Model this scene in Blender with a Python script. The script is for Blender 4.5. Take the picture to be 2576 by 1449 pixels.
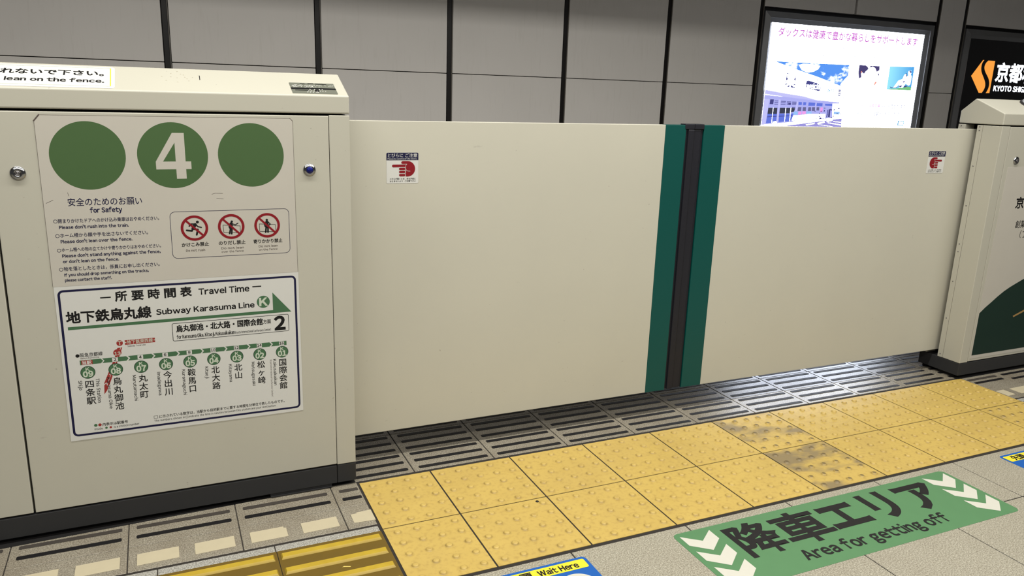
import bpy, bmesh, math, random
from mathutils import Vector, Matrix
D = bpy.data; S = bpy.context.scene; COL = S.collection
for o in list(D.objects): D.objects.remove(o, do_unlink=True)
random.seed(7)
PI = math.pi

# ------------------------------------------------------------------ camera
cd = D.cameras.new('camera'); cam = D.objects.new('camera', cd); COL.objects.link(cam)
cd.sensor_width = 36.0; cd.lens = 27.583; cd.clip_start = 0.05; cd.clip_end = 100
RX = Vector((0.91225187, -0.40835169, 0.03233313)); RY = Vector((-0.07218456, -0.23795194, -0.96859087)); RZ = Vector((0.40321945, 0.88126487, -0.24654879))
m = Matrix((RX, -RY, -RZ)).transposed().to_4x4(); m.translation = Vector((-0.78736733, -2.3509516, 1.28784201))
cam.matrix_world = m; S.camera = cam
# ------------------------------------------------------------------ world, lights, exposure
w = D.worlds.new('station_ambient'); S.world = w; w.use_nodes = True
bg = w.node_tree.nodes['Background']; bg.inputs[0].default_value = (1.0, 0.98, 0.95, 1); bg.inputs[1].default_value = 0.085
def area_light(name, loc, sx, sy, power, color):
    l = D.lights.new(name, 'AREA'); l.shape = 'RECTANGLE'; l.size = sx; l.size_y = sy; l.energy = power; l.color = color
    o = D.objects.new(name, l); COL.objects.link(o); o.location = loc
    return o
WARM = (1.0, 0.985, 0.93)
area_light('tube_and_fill_light', (0.45, -0.50, 2.98), 5.4, 0.12, 172, WARM)
area_light('tube_and_fill_light', (0.6, -2.7, 2.98), 8.0, 0.40, 185, WARM)
area_light('tube_and_fill_light', (0.8, -4.9, 2.98), 9.0, 0.40, 165, WARM)  # row added behind the camera as front fill
S.view_settings.view_transform = 'Standard'; S.view_settings.look = 'None'; S.view_settings.gamma = 1.0
S.view_settings.use_curve_mapping = False; S.view_settings.exposure = 0.0

# ------------------------------------------------------------------ helpers
def lin(c):
    c = c / 255.0
    return c / 12.92 if c <= 0.04045 else ((c + 0.055) / 1.055) ** 2.4
K = 0.57                                                    # albedo scale of unlit surfaces except the far wall, set against lamp power
def rgb(r, g, b, k=None):
    k = K if k is None else k
    return (lin(r) * k, lin(g) * k, lin(b) * k, 1.0)

class NT:
    def __init__(s, name):
        s.m = D.materials.new(name); s.m.use_nodes = True; s.t = s.m.node_tree; s.b = s.t.nodes['Principled BSDF']
        s._tc = None
    def n(s, typ, **kw):
        x = s.t.nodes.new(typ)
        for k, v in kw.items(): setattr(x, k, v)
        return x
    def l(s, a, b): s.t.links.new(a, b)
    def tc(s, scale=(1, 1, 1)):
        if s._tc is None: s._tc = s.n('ShaderNodeTexCoord')
        mp = s.n('ShaderNodeMapping'); mp.inputs['Scale'].default_value = scale
        s.l(s._tc.outputs['Object'], mp.inputs[0]); return mp.outputs[0]
    def noise(s, scale, detail=2.0, rough=0.5, vec=None):
        x = s.n('ShaderNodeTexNoise'); x.inputs['Scale'].default_value = scale; x.inputs['Detail'].default_value = detail; x.inputs['Roughness'].default_value = rough
        s.l(vec if vec is not None else s.tc(), x.inputs['Vector']); return x.outputs['Fac']
    def ramp(s, fac, stops):
        r = s.n('ShaderNodeValToRGB'); e = r.color_ramp.elements
        while len(e) < len(stops): e.new(0.5)
        for i, (p, c) in enumerate(stops):
            e[i].position = p; e[i].color = c if len(c) == 4 else (*c, 1)
        s.l(fac, r.inputs[0]); return r.outputs[0]
    def mix(s, fac, a, b):
        x = s.n('ShaderNodeMix', data_type='RGBA')
        if isinstance(fac, (int, float)): x.inputs[0].default_value = fac
        else: s.l(fac, x.inputs[0])
        for v, i in ((a, 6), (b, 7)):
            if isinstance(v, tuple): x.inputs[i].default_value = v
            else: s.l(v, x.inputs[i])
        return x.outputs[2]
    def mul(s, a, k):
        x = s.n('ShaderNodeMath', operation='MULTIPLY'); s.l(a, x.inputs[0])
        if isinstance(k, (int, float)): x.inputs[1].default_value = k
        else: s.l(k, x.inputs[1])
        return x.outputs[0]
    def base(s, c):
        if isinstance(c, tuple): s.b.inputs['Base Color'].default_value = c
        else: s.l(c, s.b.inputs['Base Color'])
    def set(s, rough=0.5, metal=0.0, spec=0.5):
        s.b.inputs['Roughness'].default_value = rough; s.b.inputs['Metallic'].default_value = metal; s.b.inputs['Specular IOR Level'].default_value = spec
    def bump(s, fac, strength, dist=0.001):
        x = s.n('ShaderNodeBump'); x.inputs['Strength'].default_value = strength; x.inputs['Distance'].default_value = dist
        s.l(fac, x.inputs['Height']); s.l(x.outputs[0], s.b.inputs['Normal'])

def flat(name, c, rough=0.5, metal=0.0, var=0.06, scale=60, spec=0.28):
    t = NT(name); a = tuple(x * (1 - var) for x in c[:3]) + (1,); b = tuple(min(1, x * (1 + var)) for x in c[:3]) + (1,)
    t.base(t.mix(t.noise(scale, 3), a, b)); t.set(rough, metal, spec); return t.m
def glow(name, c, strength=1.0):
    t = NT(name); t.base((0.02, 0.02, 0.02, 1)); t.set(0.4); c = tuple(x / K for x in c[:3]) + (1,)
    t.b.inputs['Emission Color'].default_value = c; t.b.inputs['Emission Strength'].default_value = strength; return t.m

def m_paint(name, f):
    t = NT(name); c0 = rgb(220, 216, 199, K * f); c1 = rgb(212, 208, 192, K * f)
    c = t.mix(t.noise(3.0, 4), c0, c1)
    f = t.mul(t.ramp(t.noise(16, 6, 0.62, t.tc((1, 1, 2.3))), [(0.70, (0, 0, 0)), (0.78, (1, 1, 1))]), 0.28)
    c = t.mix(f, c, rgb(105, 100, 92))
    g = t.mul(t.ramp(t.noise(55, 3, 0.6), [(0.735, (0, 0, 0)), (0.76, (1, 1, 1))]), 0.35)
    t.base(t.mix(g, c, rgb(90, 82, 72))); t.set(0.42, 0, 0.4); return t.m
def m_granite(name, light, dark, k=1.0, dirt=0.25, rough=0.45):
    t = NT(name)
    n1 = t.ramp(t.noise(240, 3, 0.7), [(0.40, (0, 0, 0)), (0.62, (1, 1, 1))])
    c = t.mix(n1, dark, light)
    sp = t.ramp(t.noise(520, 1, 0.5, t.tc((1, 1.3, 1))), [(0.58, (0, 0, 0)), (0.64, (1, 1, 1))])
    c = t.mix(t.mul(sp, 0.7), c, rgb(70, 64, 58))
    d = t.mul(t.ramp(t.noise(7, 4, 0.6), [(0.4, (0, 0, 0)), (0.75, (1, 1, 1))]), dirt)
    t.base(t.mix(d, c, rgb(120, 106, 88))); t.set(rough, 0, 0.5); t.bump(n1, 0.1, 0.0004); return t.m
def m_tactile(name, worn):
    t = NT(name)
    c = t.mix(t.noise(9, 5, 0.6), rgb(220, 189, 102), rgb(208, 176, 90))
    c = t.mix(t.mul(t.ramp(t.noise(70, 3), [(0.5, (0, 0, 0)), (0.75, (1, 1, 1))]), 0.35), c, rgb(150, 114, 58))
    c = t.mix(t.mul(t.ramp(t.noise(3.2, 5, 0.65), [(0.45, (0, 0, 0)), (0.7, (1, 1, 1))]), 0.22), c, rgb(168, 140, 84))
    at = t.n('ShaderNodeAttribute', attribute_name='grime')
    gm = t.n('ShaderNodeMath', operation='MULTIPLY'); t.l(at.outputs['Fac'], gm.inputs[0]); t.l(t.ramp(t.noise(24, 3), [(0.3, (0.15, 0.15, 0.15)), (0.7, (1, 1, 1))]), gm.inputs[1])
    c = t.mix(t.mul(gm.outputs[0], 0.5), c, rgb(106, 82, 44))
    if worn:
        p = t.ramp(t.noise(4.5 if worn < 2 else 2.2, 4, 0.55, t.tc((0.8, 1.5, 1))), [(0.47, (0, 0, 0)), (0.58, (1, 1, 1))])
        c = t.mix(t.mul(p, 0.85), c, rgb(136, 120, 92))
        at2 = t.n('ShaderNodeAttribute', attribute_name='crown')
        c = t.mix(t.mul(at2.outputs['Fac'], 0.8), c, rgb(100, 84, 56))
    t.base(c); t.set(0.48, 0, 0.4); return t.m
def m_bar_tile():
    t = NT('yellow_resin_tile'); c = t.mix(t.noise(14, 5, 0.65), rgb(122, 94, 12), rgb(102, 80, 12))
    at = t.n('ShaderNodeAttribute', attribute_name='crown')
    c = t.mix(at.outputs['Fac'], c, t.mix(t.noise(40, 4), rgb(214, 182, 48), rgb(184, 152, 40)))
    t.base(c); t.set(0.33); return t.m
def m_wall():
    t = NT('grey_wall_panel'); c = t.mix(t.noise(2.2, 4), rgb(230, 225, 219, 1), rgb(221, 216, 210, 1))
    s = t.mul(t.ramp(t.noise(9, 5, 0.6, t.tc((5, 1, 0.5))), [(0.55, (0, 0, 0)), (0.75, (1, 1, 1))]), 0.10)
    t.base(t.mix(s, c, rgb(176, 168, 154, 1))); t.set(0.55, 0, 0.3); return t.m
def m_sky():
    t = NT('printed_sky'); t.base((0.02, 0.02, 0.02, 1)); t.set(0.5)
    f = t.ramp(t.noise(5.5, 4, 0.6, t.tc((1, 1, 1.6))), [(0.54, (0, 0, 0)), (0.68, (1, 1, 1))])
    c = t.mix(f, rgb(88, 152, 246), (1.3, 1.35, 1.5, 1))
    t.l(c, t.b.inputs['Emission Color']); t.b.inputs['Emission Strength'].default_value = 1.0 / K; return t.m
def m_sky2():
    t = NT('printed_clear_sky'); t.base((0.02, 0.02, 0.02, 1)); t.set(0.5)
    x = t.n('ShaderNodeSeparateXYZ'); t.l(t.tc(), x.inputs[0]); r = t.n('ShaderNodeMapRange')
    t.l(x.outputs[0], r.inputs['Value']); r.inputs['From Min'].default_value = 0.5; r.inputs['From Max'].default_value = 0.9
    c = t.mix(r.outputs[0], rgb(160, 238, 255), rgb(72, 158, 226))
    t.l(c, t.b.inputs['Emission Color']); t.b.inputs['Emission Strength'].default_value = 1.1 / K; return t.m

M = {}
M['paint'] = m_paint('cream_enamel', 0.91); M['gate_paint'] = m_paint('gate_enamel', 0.99)
M['granite'] = m_granite('speckled_granite', rgb(210, 204, 185), rgb(142, 134, 114), dirt=0.15, rough=0.5)
M['slab'] = m_granite('worn_concrete_slab', rgb(186, 178, 160), rgb(134, 126, 110), dirt=0.5, rough=0.25)
M['strip_granite'] = m_granite('pale_granite', rgb(214, 212, 202), rgb(140, 136, 128), dirt=0.1)
M['grout'] = flat('dark_grout', rgb(48, 43, 38), 0.85)
M['rubber_strip'] = flat('black_grip_strip', rgb(22, 20, 22), 0.5, var=0.15)
M['rubber_worn'] = flat('worn_grip_strip', rgb(72, 66, 60), 0.55, var=0.25, scale=25)
M['white_block'] = flat('white_marker_block', rgb(206, 194, 164), 0.5, var=0.05, scale=35)
M['tac'] = m_tactile('yellow_tactile_tile', 0); M['tac_worn'] = m_tactile('worn_tactile_tile', 1); M['tac_grey'] = m_tactile('grey_tactile_tile', 2)
M['bar'] = m_bar_tile()
M['wall'] = m_wall()
M['black'] = flat('black_recess', rgb(24, 22, 22), 0.7)
M['mullion'] = flat('black_mullion', rgb(34, 30, 27), 0.4, var=0.1)
M['edge'] = flat('panel_edge_metal', rgb(150, 144, 134), 0.4)
M['base'] = flat('charcoal_plinth', rgb(52, 52, 53), 0.5, var=0.05)
M['steel'] = flat('steel_frame', rgb(170, 170, 172), 0.36, 0.45, var=0.05, scale=8)
M['chrome'] = flat('chrome', rgb(205, 205, 208), 0.1, 1.0, var=0.02)
M['core'] = flat('grey_lock_core', rgb(150, 146, 148), 0.3, 0.9)
M['blue_glint_core'] = flat('lock_core_blue_glint', rgb(28, 38, 130), 0.2, 0.3)  # blue reflection put into the colour of the lock core
M['film'] = flat('matt_notice_film', rgb(212, 206, 194), 0.5, var=0.025, scale=12)
M['white_film'] = flat('white_sticker_film', rgb(232, 231, 225), 0.42, var=0.015)
M['white'] = flat('white_print', rgb(232, 230, 224), 0.5, var=0.02)
M['pale'] = flat('pale_print', rgb(216, 224, 204), 0.5, var=0.02)
M['navy'] = flat('navy_print', rgb(12, 12, 62), 0.55)
M['ink'] = flat('black_print', rgb(10, 9, 11), 0.55)
M['grey_ink'] = flat('grey_print', rgb(96, 84, 78), 0.5)
M['green'] = flat('green_print', rgb(78, 109, 64), 0.5, var=0.02)
M['line_green'] = flat('line_green_print', rgb(76, 118, 82), 0.5, var=0.03)
M['deep_green'] = flat('deep_green_print', rgb(24, 54, 36), 0.5)
M['red'] = flat('red_print', rgb(146, 10, 28), 0.5, var=0.03)
M['dull_red'] = flat('dull_red_print', rgb(166, 54, 50), 0.5, var=0.05)
M['teal'] = flat('teal_green_band', rgb(4, 84, 78), 0.38, var=0.02)
M['seal'] = flat('black_rubber_seal', rgb(36, 36, 44), 0.42, var=0.08)
M['floor_green'] = flat('green_floor_vinyl', rgb(94, 142, 97), 0.45, var=0.05, scale=20)
M['floor_blue'] = flat('blue_floor_vinyl', rgb(24, 98, 186), 0.42, var=0.04)
M['floor_yellow'] = flat('yellow_floor_vinyl', rgb(250, 232, 60), 0.45, var=0.03)
M['floor_white'] = flat('white_floor_vinyl', rgb(222, 219, 206), 0.5, var=0.03)
M['floor_black'] = flat('black_floor_vinyl', rgb(22, 19, 21), 0.55)
M['plate'] = flat('grey_braille_plate', rgb(118, 120, 108), 0.45, var=0.05)
M['stain'] = flat('faint_glue_stain', rgb(190, 180, 158), 0.5)
M['hill'] = flat('dark_green_print', rgb(22, 50, 42), 0.45, var=0.05)
M['gold'] = flat('gold_print', rgb(176, 140, 86), 0.5)
M['lens'] = flat('smoked_lamp_lens', rgb(196, 198, 202), 0.25, var=0.02)
M['lit_white'] = glow('backlit_white', (0.80 * K, 0.87 * K, 1.0 * K, 1), 10.0)
M['lit_magenta'] = glow('backlit_magenta', rgb(190, 60, 190), 1.0)
M['lit_pink'] = glow('backlit_pink', rgb(244, 160, 236), 1.0)
M['lit_faint'] = glow('backlit_faint_grey', rgb(160, 168, 200), 1.0)
M['lit_grey'] = glow('backlit_grey', rgb(104, 102, 148), 1.0)
M['lit_navy'] = glow('backlit_navy', rgb(70, 70, 136), 1.0)
M['lit_dark'] = glow('backlit_dark', rgb(58, 62, 80), 1.0)
M['lit_lav'] = glow('backlit_lavender', rgb(196, 196, 250), 1.0)
M['lit_lil'] = glow('backlit_lilac', rgb(176, 178, 244), 1.0)
M['lit_street'] = glow('backlit_street', rgb(156, 150, 222), 1.0)
M['lit_blue'] = glow('backlit_blue', rgb(98, 118, 222), 1.0)
M['lit_ltblue'] = glow('backlit_light_blue', rgb(150, 196, 250), 1.0)
M['lit_cyan'] = glow('backlit_cyan', rgb(38, 150, 210), 1.0)
M['lit_grass'] = glow('backlit_grass', rgb(120, 196, 130), 1.0)
M['lit_hair'] = glow('backlit_hair', rgb(74, 66, 116), 1.0)
M['lit_skin'] = glow('backlit_skin', rgb(250, 160, 140), 1.0)
M['lit_orange'] = glow('backlit_orange', rgb(255, 164, 66), 1.0)
M['sky'] = m_sky(); M['sky2'] = m_sky2()
M['dark_glass'] = flat('dark_sign_glass', rgb(30, 27, 30), 0.22, var=0.05)
M['ballast'] = flat('track_ballast', rgb(90, 84, 76), 0.9, var=0.3, scale=14)
M['ceiling'] = flat('ceiling_board', rgb(206, 202, 192), 0.8)
M['dirt'] = flat('black_gum', rgb(34, 30, 24), 0.7)
M['shred'] = flat('yellow_paper_shred', rgb(230, 206, 110), 0.6)

class F:                                                   # a flat frame in millimetres: origin, right, up, outward
    def __init__(s, o, u, v, n, ink=1.0): s.o, s.u, s.v, s.n = Vector(o), Vector(u), Vector(v), Vector(n) * ink
    def p(s, x, y, h=0.0): return s.o + (s.u * x + s.v * y + s.n * h) * 0.001

class MB:
    def __init__(s): s.v = []; s.f = []; s.mi = []; s.attr = {}; s.smooth = set()
    def add(s, vs, fs, mi=0):
        b = len(s.v); s.v += [Vector(v) for v in vs]
        for f in fs: s.f.append([b + i for i in f]); s.mi.append(mi)
        return b
    def box(s, x0, x1, y0, y1, z0, z1, mi=0):
        s.add([(x0, y0, z0), (x1, y0, z0), (x1, y1, z0), (x0, y1, z0), (x0, y0, z1), (x1, y0, z1), (x1, y1, z1), (x0, y1, z1)],
              [(3, 2, 1, 0), (4, 5, 6, 7), (0, 1, 5, 4), (1, 2, 6, 5), (2, 3, 7, 6), (3, 0, 4, 7)], mi); return s
    def extrude_x(s, prof, x0, x1, mi=0):                  # profile of (y, z), counter-clockwise seen from +x
        n = len(prof); vs = [(x0, y, z) for y, z in prof] + [(x1, y, z) for y, z in prof]
        s.add(vs, [list(range(n))[::-1], list(range(n, 2 * n))] + [(i, (i + 1) % n, n + (i + 1) % n, n + i) for i in range(n)], mi); return s
    def poly(s, fr, pts, h=0.0, mi=0):
        a = sum(pts[i][0] * pts[(i + 1) % len(pts)][1] - pts[(i + 1) % len(pts)][0] * pts[i][1] for i in range(len(pts)))
        if a < 0: pts = pts[::-1]
        s.k = (s.k + 1) % 12                               # overlapping prints lie a hair apart
        s.add([fr.p(x, y, h + 0.012 * s.k) for x, y in pts], [list(range(len(pts)))], mi); return s
    k = 0
    def slab(s, fr, pts, h0, h1, mi=0):                    # a plate with real thickness
        a = sum(pts[i][0] * pts[(i + 1) % len(pts)][1] - pts[(i + 1) % len(pts)][0] * pts[i][1] for i in range(len(pts)))
        if a < 0: pts = pts[::-1]
        n = len(pts)
        s.add([fr.p(x, y, h0) for x, y in pts] + [fr.p(x, y, h1) for x, y in pts],
              [list(range(n))[::-1], list(range(n, 2 * n))] + [(i, (i + 1) % n, n + (i + 1) % n, n + i) for i in range(n)], mi); return s
    def disc(s, fr, cx, cy, r, h=0.0, mi=0, seg=40, ry=None):
        return s.poly(fr, [(cx + r * math.cos(2 * PI * i / seg), cy + (ry or r) * math.sin(2 * PI * i / seg)) for i in range(seg)], h, mi)
    def ring(s, fr, cx, cy, r0, r1, h=0.0, mi=0, seg=48, ry0=None, ry1=None):
        o = [(cx + r1 * math.cos(2 * PI * i / seg), cy + (ry1 or r1) * math.sin(2 * PI * i / seg)) for i in range(seg)]
        q = [(cx + r0 * math.cos(2 * PI * i / seg), cy + (ry0 or r0) * math.sin(2 * PI * i / seg)) for i in range(seg)]
        return s.loopring(fr, o, q, h, mi)
    def loopring(s, fr, o, q, h=0.0, mi=0):
        n = len(o); s.add([fr.p(x, y, h) for x, y in o] + [fr.p(x, y, h) for x, y in q], [(i, (i + 1) % n, n + (i + 1) % n, n + i) for i in range(n)], mi); return s
    def rect(s, fr, x0, x1, y0, y1, h=0.0, mi=0): return s.poly(fr, [(x0, y0), (x1, y0), (x1, y1), (x0, y1)], h, mi)
    def frame_rect(s, fr, x0, x1, y0, y1, wd, r, h=0.0, mi=0):
        return s.loopring(fr, rrect(x0, x1, y0, y1, r), rrect(x0 + wd, x1 - wd, y0 + wd, y1 - wd, max(r - wd, 0.2)), h, mi)
    def line(s, fr, pts, wd, h=0.0, mi=0, caps=True, closed=False):
        q = pts + [pts[0]] if closed else pts
        for (x0, y0), (x1, y1) in zip(q, q[1:]):
            L = math.hypot(x1 - x0, y1 - y0) or 1; nx, ny = -(y1 - y0) / L * wd / 2, (x1 - x0) / L * wd / 2
            s.poly(fr, [(x0 + nx, y0 + ny), (x0 - nx, y0 - ny), (x1 - nx, y1 - ny), (x1 + nx, y1 + ny)], h, mi)
        if caps:
            for x, y in pts: s.disc(fr, x, y, wd / 2, h, mi, 14)
        return s
    def lathe(s, fr, cx, cy, prof, mi=0, seg=32, smooth=True):      # prof: (radius, height) from outside in
        rings = []
        for r, h in prof: rings.append([fr.p(cx + r * math.cos(2 * PI * i / seg), cy + r * math.sin(2 * PI * i / seg), h) for i in range(seg)])
        b = len(s.v); s.v += [v for rg in rings for v in rg]
        for k in range(len(prof) - 1):
            for i in range(seg):
                j = (i + 1) % seg
                if smooth: s.smooth.add(len(s.f))
                s.f.append([b + k * seg + i, b + k * seg + j, b + (k + 1) * seg + j, b + (k + 1) * seg + i]); s.mi.append(mi)
        s.f.append([b + (len(prof) - 1) * seg + i for i in range(seg)]); s.mi.append(mi); return s
    def build(s, name, mats, parent=None, bevel=0.0, seg=2):
        me = D.meshes.new(name); off = origin_of(parent)
        me.from_pydata([v - off for v in s.v], [], s.f)
        if not isinstance(mats, (list, tuple)): mats = [mats]
        for k in mats: me.materials.append(M[k] if isinstance(k, str) else k)
        for i, p in enumerate(me.polygons):
            p.material_index = s.mi[i]
            if i in s.smooth: p.use_smooth = True
        for k, vals in s.attr.items():
            a = me.attributes.new(k, 'FLOAT', 'POINT')
            for i, v in vals.items(): a.data[i].value = v
        o = D.objects.new(name, me); COL.objects.link(o)
        if parent: o.parent = parent
        o['_o'] = tuple(off)
        if bevel:
            b = o.modifiers.new('edge', 'BEVEL'); b.width = bevel; b.segments = seg; b.limit_method = 'ANGLE'; b.angle_limit = math.radians(40)
        return o
def origin_of(p):
    if p is None: return Vector((0, 0, 0))
    return Vector(p['_o']) if '_o' in p else Vector(p.location)
def rrect(x0, x1, y0, y1, r, seg=5):
    out = []
    for cx, cy, a0 in ((x1 - r, y1 - r, 0), (x0 + r, y1 - r, 90), (x0 + r, y0 + r, 180), (x1 - r, y0 + r, 270)):
        for i in range(seg + 1):
            a = math.radians(a0 + 90 * i / seg); out.append((cx + r * math.cos(a), cy + r * math.sin(a)))
    return out
def thing(name, label, cat, loc, group=None):
    o = D.objects.new(name, None); o.empty_display_size = 0.05; COL.objects.link(o); o.location = loc
    o['label'] = label; o['category'] = cat
    if group: o['group'] = group
    return o
def tag(o, label, cat, group=None):
    o['label'] = label; o['category'] = cat
    if group: o['group'] = group
    return o
def structure(o): o['kind'] = 'structure'; return o

# ------------------------------------------------------------------ lettering: outlines of the built-in face, thickened at will
_gl = {}
def glyph(ch, res):
    k = (ch, res)
    if k in _gl: return _gl[k]
    bars = {'l': ((0, 0.0, 0.085, 0.755),), 'I': ((0, 0.0, 0.09, 0.735),), 'i': ((0, 0.0, 0.085, 0.525), (-0.006, 0.675, 0.091, 0.765))}.get(ch)
    if bars:                                               # plain upright strokes
        vs, fs, bd, mv = [], [], [], {}
        for x0, y0, x1, y1 in bars:
            b = len(vs); vs += [(x0, y0), (x1, y0), (x1, y1), (x0, y1)]; fs.append([b, b + 1, b + 2, b + 3])
            bd += [(b, b + 1), (b + 1, b + 2), (b + 2, b + 3), (b + 3, b)]
            for i, n in enumerate(((-1, -1), (1, -1), (1, 1), (-1, 1))): mv[b + i] = n
        _gl[k] = (vs, fs, bd, mv, min(v[0] for v in vs), max(v[0] for v in vs), 0.0, max(v[1] for v in vs)); return _gl[k]
    body = chr(ord(ch) + 0xFEE0) if 0x21 <= ord(ch) <= 0x7E else ch
    cu = D.curves.new('letter', 'FONT'); cu.body = body; cu.resolution_u = res; cu.fill_mode = 'FRONT'
    o = D.objects.new('letter', cu); COL.objects.link(o)
    me = o.to_mesh(); vs = [(v.co.x, v.co.y) for v in me.vertices]; fs = []
    for p in me.polygons:
        f = list(p.vertices)
        a = sum(vs[f[i]][0] * vs[f[(i + 1) % len(f)]][1] - vs[f[(i + 1) % len(f)]][0] * vs[f[i]][1] for i in range(len(f)))
        fs.append(f if a > 0 else f[::-1])
    o.to_mesh_clear(); D.objects.remove(o); D.curves.remove(cu)
    es = {}
    for f in fs:
        for i in range(len(f)): es[(f[i], f[(i + 1) % len(f)])] = 1
    bd = [(a, b) for a, b in es if (b, a) not in es]
    nr = {}
    for a, b in bd:
        dx, dy = vs[b][0] - vs[a][0], vs[b][1] - vs[a][1]; L = math.hypot(dx, dy)
        if L < 1e-7: continue
        n = (dy / L, -dx / L); nr.setdefault(a, []).append(n); nr.setdefault(b, []).append(n)
    mv = {}
    for i, l in nr.items():
        if len(l) < 2: mv[i] = l[0]; continue
        x, y = l[0][0] + l[1][0], l[0][1] + l[1][1]; d = 1 + l[0][0] * l[1][0] + l[0][1] * l[1][1]
        d = max(d, 0.45); mv[i] = (x / d, y / d)
    xs = [v[0] for v in vs] or [0, 0.3]; ys = [v[1] for v in vs] or [0, 0]
    _gl[k] = (vs, fs, bd, mv, min(xs), max(xs), min(ys), max(ys)); return _gl[k]
EM = None
def text(mb, fr, s, x0, x1, base, h, bold=0.0, lift=0.0, mi=0, res=3, gap=0.13, vertical=False, rot=0, align=None):
    """ink runs from x0 to x1 along the line; h is capital height (Latin) or character height (Japanese)"""
    cjk = any(ord(c) > 0x2E7F for c in s)
    em = h / 0.90 if cjk else h / 0.735
    by = base + (0.08 * em if cjk else 0)
    pen = 0.0; items = []; first = None; last = 0
    for c in s:
        if c == ' ': pen += 0.30; continue
        if c == '\u3000': pen += 1.0; continue
        g = glyph(c, res)
        if ord(c) > 0x7F or cjk and not c.isascii(): items.append((g, pen)); a, b = pen + g[4], pen + g[5]; pen += 1.0
        else:
            sb = gap * (0.0 if c == 'j' else 0.35 if c in 'rtfy.,\'' else 0.5)
            items.append((g, pen + sb - g[4])); a, b = pen + sb, pen + sb + g[5] - g[4]; pen = b + sb
        if first is None: first = a
        last = b
    sx = em if x1 is None else (x1 - x0) / (last - first)
    for g, px in items:
        vs, fs, bd, mv = g[:4]
        def P(x, y):
            X = x0 + (x + px - first) * sx; Y = y * em
            if rot: return fr.p(base + Y, x0 - (X - x0), lift)      # read downwards, tops to the right
            return fr.p(X, by + Y, lift)
        b0 = len(mb.v); mb.v += [P(x, y) for x, y in vs]
        for f in fs: mb.f.append([b0 + i for i in f]); mb.mi.append(mi)
        if bold:
            for q, (a, b) in enumerate(bd):
                if a not in mv or b not in mv: continue
                e = -0.02 - 0.012 * (q % 9); c0 = len(mb.v); kx = bold * em / sx
                for i, o in ((a, 0), (a, 1), (b, 1), (b, 0)): mb.v.append(P(vs[i][0] + mv[i][0] * kx * o, vs[i][1] + mv[i][1] * bold * o) + fr.n * (e * 0.001))
                mb.f.append([c0, c0 + 1, c0 + 2, c0 + 3]); mb.mi.append(mi)
    return mb
def column(mb, fr, s, x0, x1, ytop, pitch, bold=0.0, lift=0.0, mi=0):
    for i, c in enumerate(s):
        g = glyph(c, 3); wd = x1 - x0; f = wd / 0.93; cx = (x0 + x1) / 2; em = f
        e0 = cx + (g[4] - 0.5) * em; e1 = cx + (g[5] - 0.5) * em; eh = pitch * 0.96
        text(mb, fr, c, e0, e1, ytop - i * pitch - pitch * 0.93, eh * 0.90, bold, lift, mi)
def letter(name, fr, mat, parent, *rows, lift=0.5, res=3):
    mb = MB()
    for r in rows: text(mb, fr, *r[:5], r[5] if len(r) > 5 else 0.0, lift, res=res)
    return mb.build(name, mat, parent)

FLOOR = F((0, 0, 0), (1, 0, 0), (0, 1, 0), (0, 0, 1))
FRONT = F((0, 0, 0), (1, 0, 0), (0, 0, 1), (0, -1, 0))
GATE = F((0, 0.142, 0), (1, 0, 0), (0, 0, 1), (0, -1, 0))
WALL = F((0, 3.6, 0), (1, 0, 0), (0, 0, 1), (0, -1, 0))
sv = Vector((0, 0.148, 0.062)).normalized()
SLOPE = F((0, 0, 1.250), (1, 0, 0), sv, Vector((1, 0, 0)).cross(sv))
END = F((2.657, 0, 0), (0, -1, 0), (0, 0, 1), (-1, 0, 0))   # the end face of the right-hand fence, seen from the opening

# ================================================================== SETTING
mb = MB(); mb.box(-5, 9, -5.5, 0.62, -0.14, -0.0016)
floor = structure(mb.build('floor', 'grout'))
mb = MB(); mb.box(-5, 9, 0.56, 0.62, -1.25, -0.14)
mb.build('platform_edge_wall', 'grout', floor)
mb = MB()
def slabbox(mb, x0, x1, y0, y1, mi=0): mb.box(x0, x1, y0, y1, -0.012, 0.0, mi)
# granite field in front of the tactile tiles
ys = [-0.611, -0.877, -1.28, -1.68, -2.08, -2.48, -2.88, -3.28, -3.68, -4.08, -4.48, -4.88]
for k in range(-12, 21):
    xa = 0.222 + 0.4 * (k - 1)
    for ya, yb in zip(ys, ys[1:]): slabbox(mb, xa + 0.002, xa + 0.398, yb + 0.002, ya - 0.002)
mb.build('granite_paving', 'granite', floor, 0.0012, 1)
# slotted slabs: under the gates, in front of both fences
mb = MB(); st = MB()
def grips(xa, xb, rows, worn=()):
    for y in rows: st.slab(FLOOR, rrect(xa, xb, y - 8.8, y + 8.8, 4, 2), -1, 1.2, 1 if y in worn else 0)
for k in range(-18, 31):
    xa = -0.05 + 0.2975 * k
    for (ya, yb), rows in (((0.0145, 0.1665), (39, 92.5, 146)), ((0.168, 0.328), (197, 253, 307)), ((0.330, 0.55), (361, 415, 470, 522))):
        slabbox(mb, xa + 0.0018, xa + 0.2957, ya, yb); grips(xa * 1000 + 23, xa * 1000 + 281, rows)
for k in range(-9, 1):
    xa = -0.341 + 0.2972 * k; xb = xa + 0.2958 if k < 0 else -0.254
    slabbox(mb, xa + 0.0012, xb, -0.1362, 0.011); slabbox(mb, xa + 0.0012, xb, -0.2645, -0.1380)
    grips(xa * 1000 + 21, min(xb * 1000 - 16, xa * 1000 + 281) if k < 0 else -259, (-34, -88), (-34,))
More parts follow.
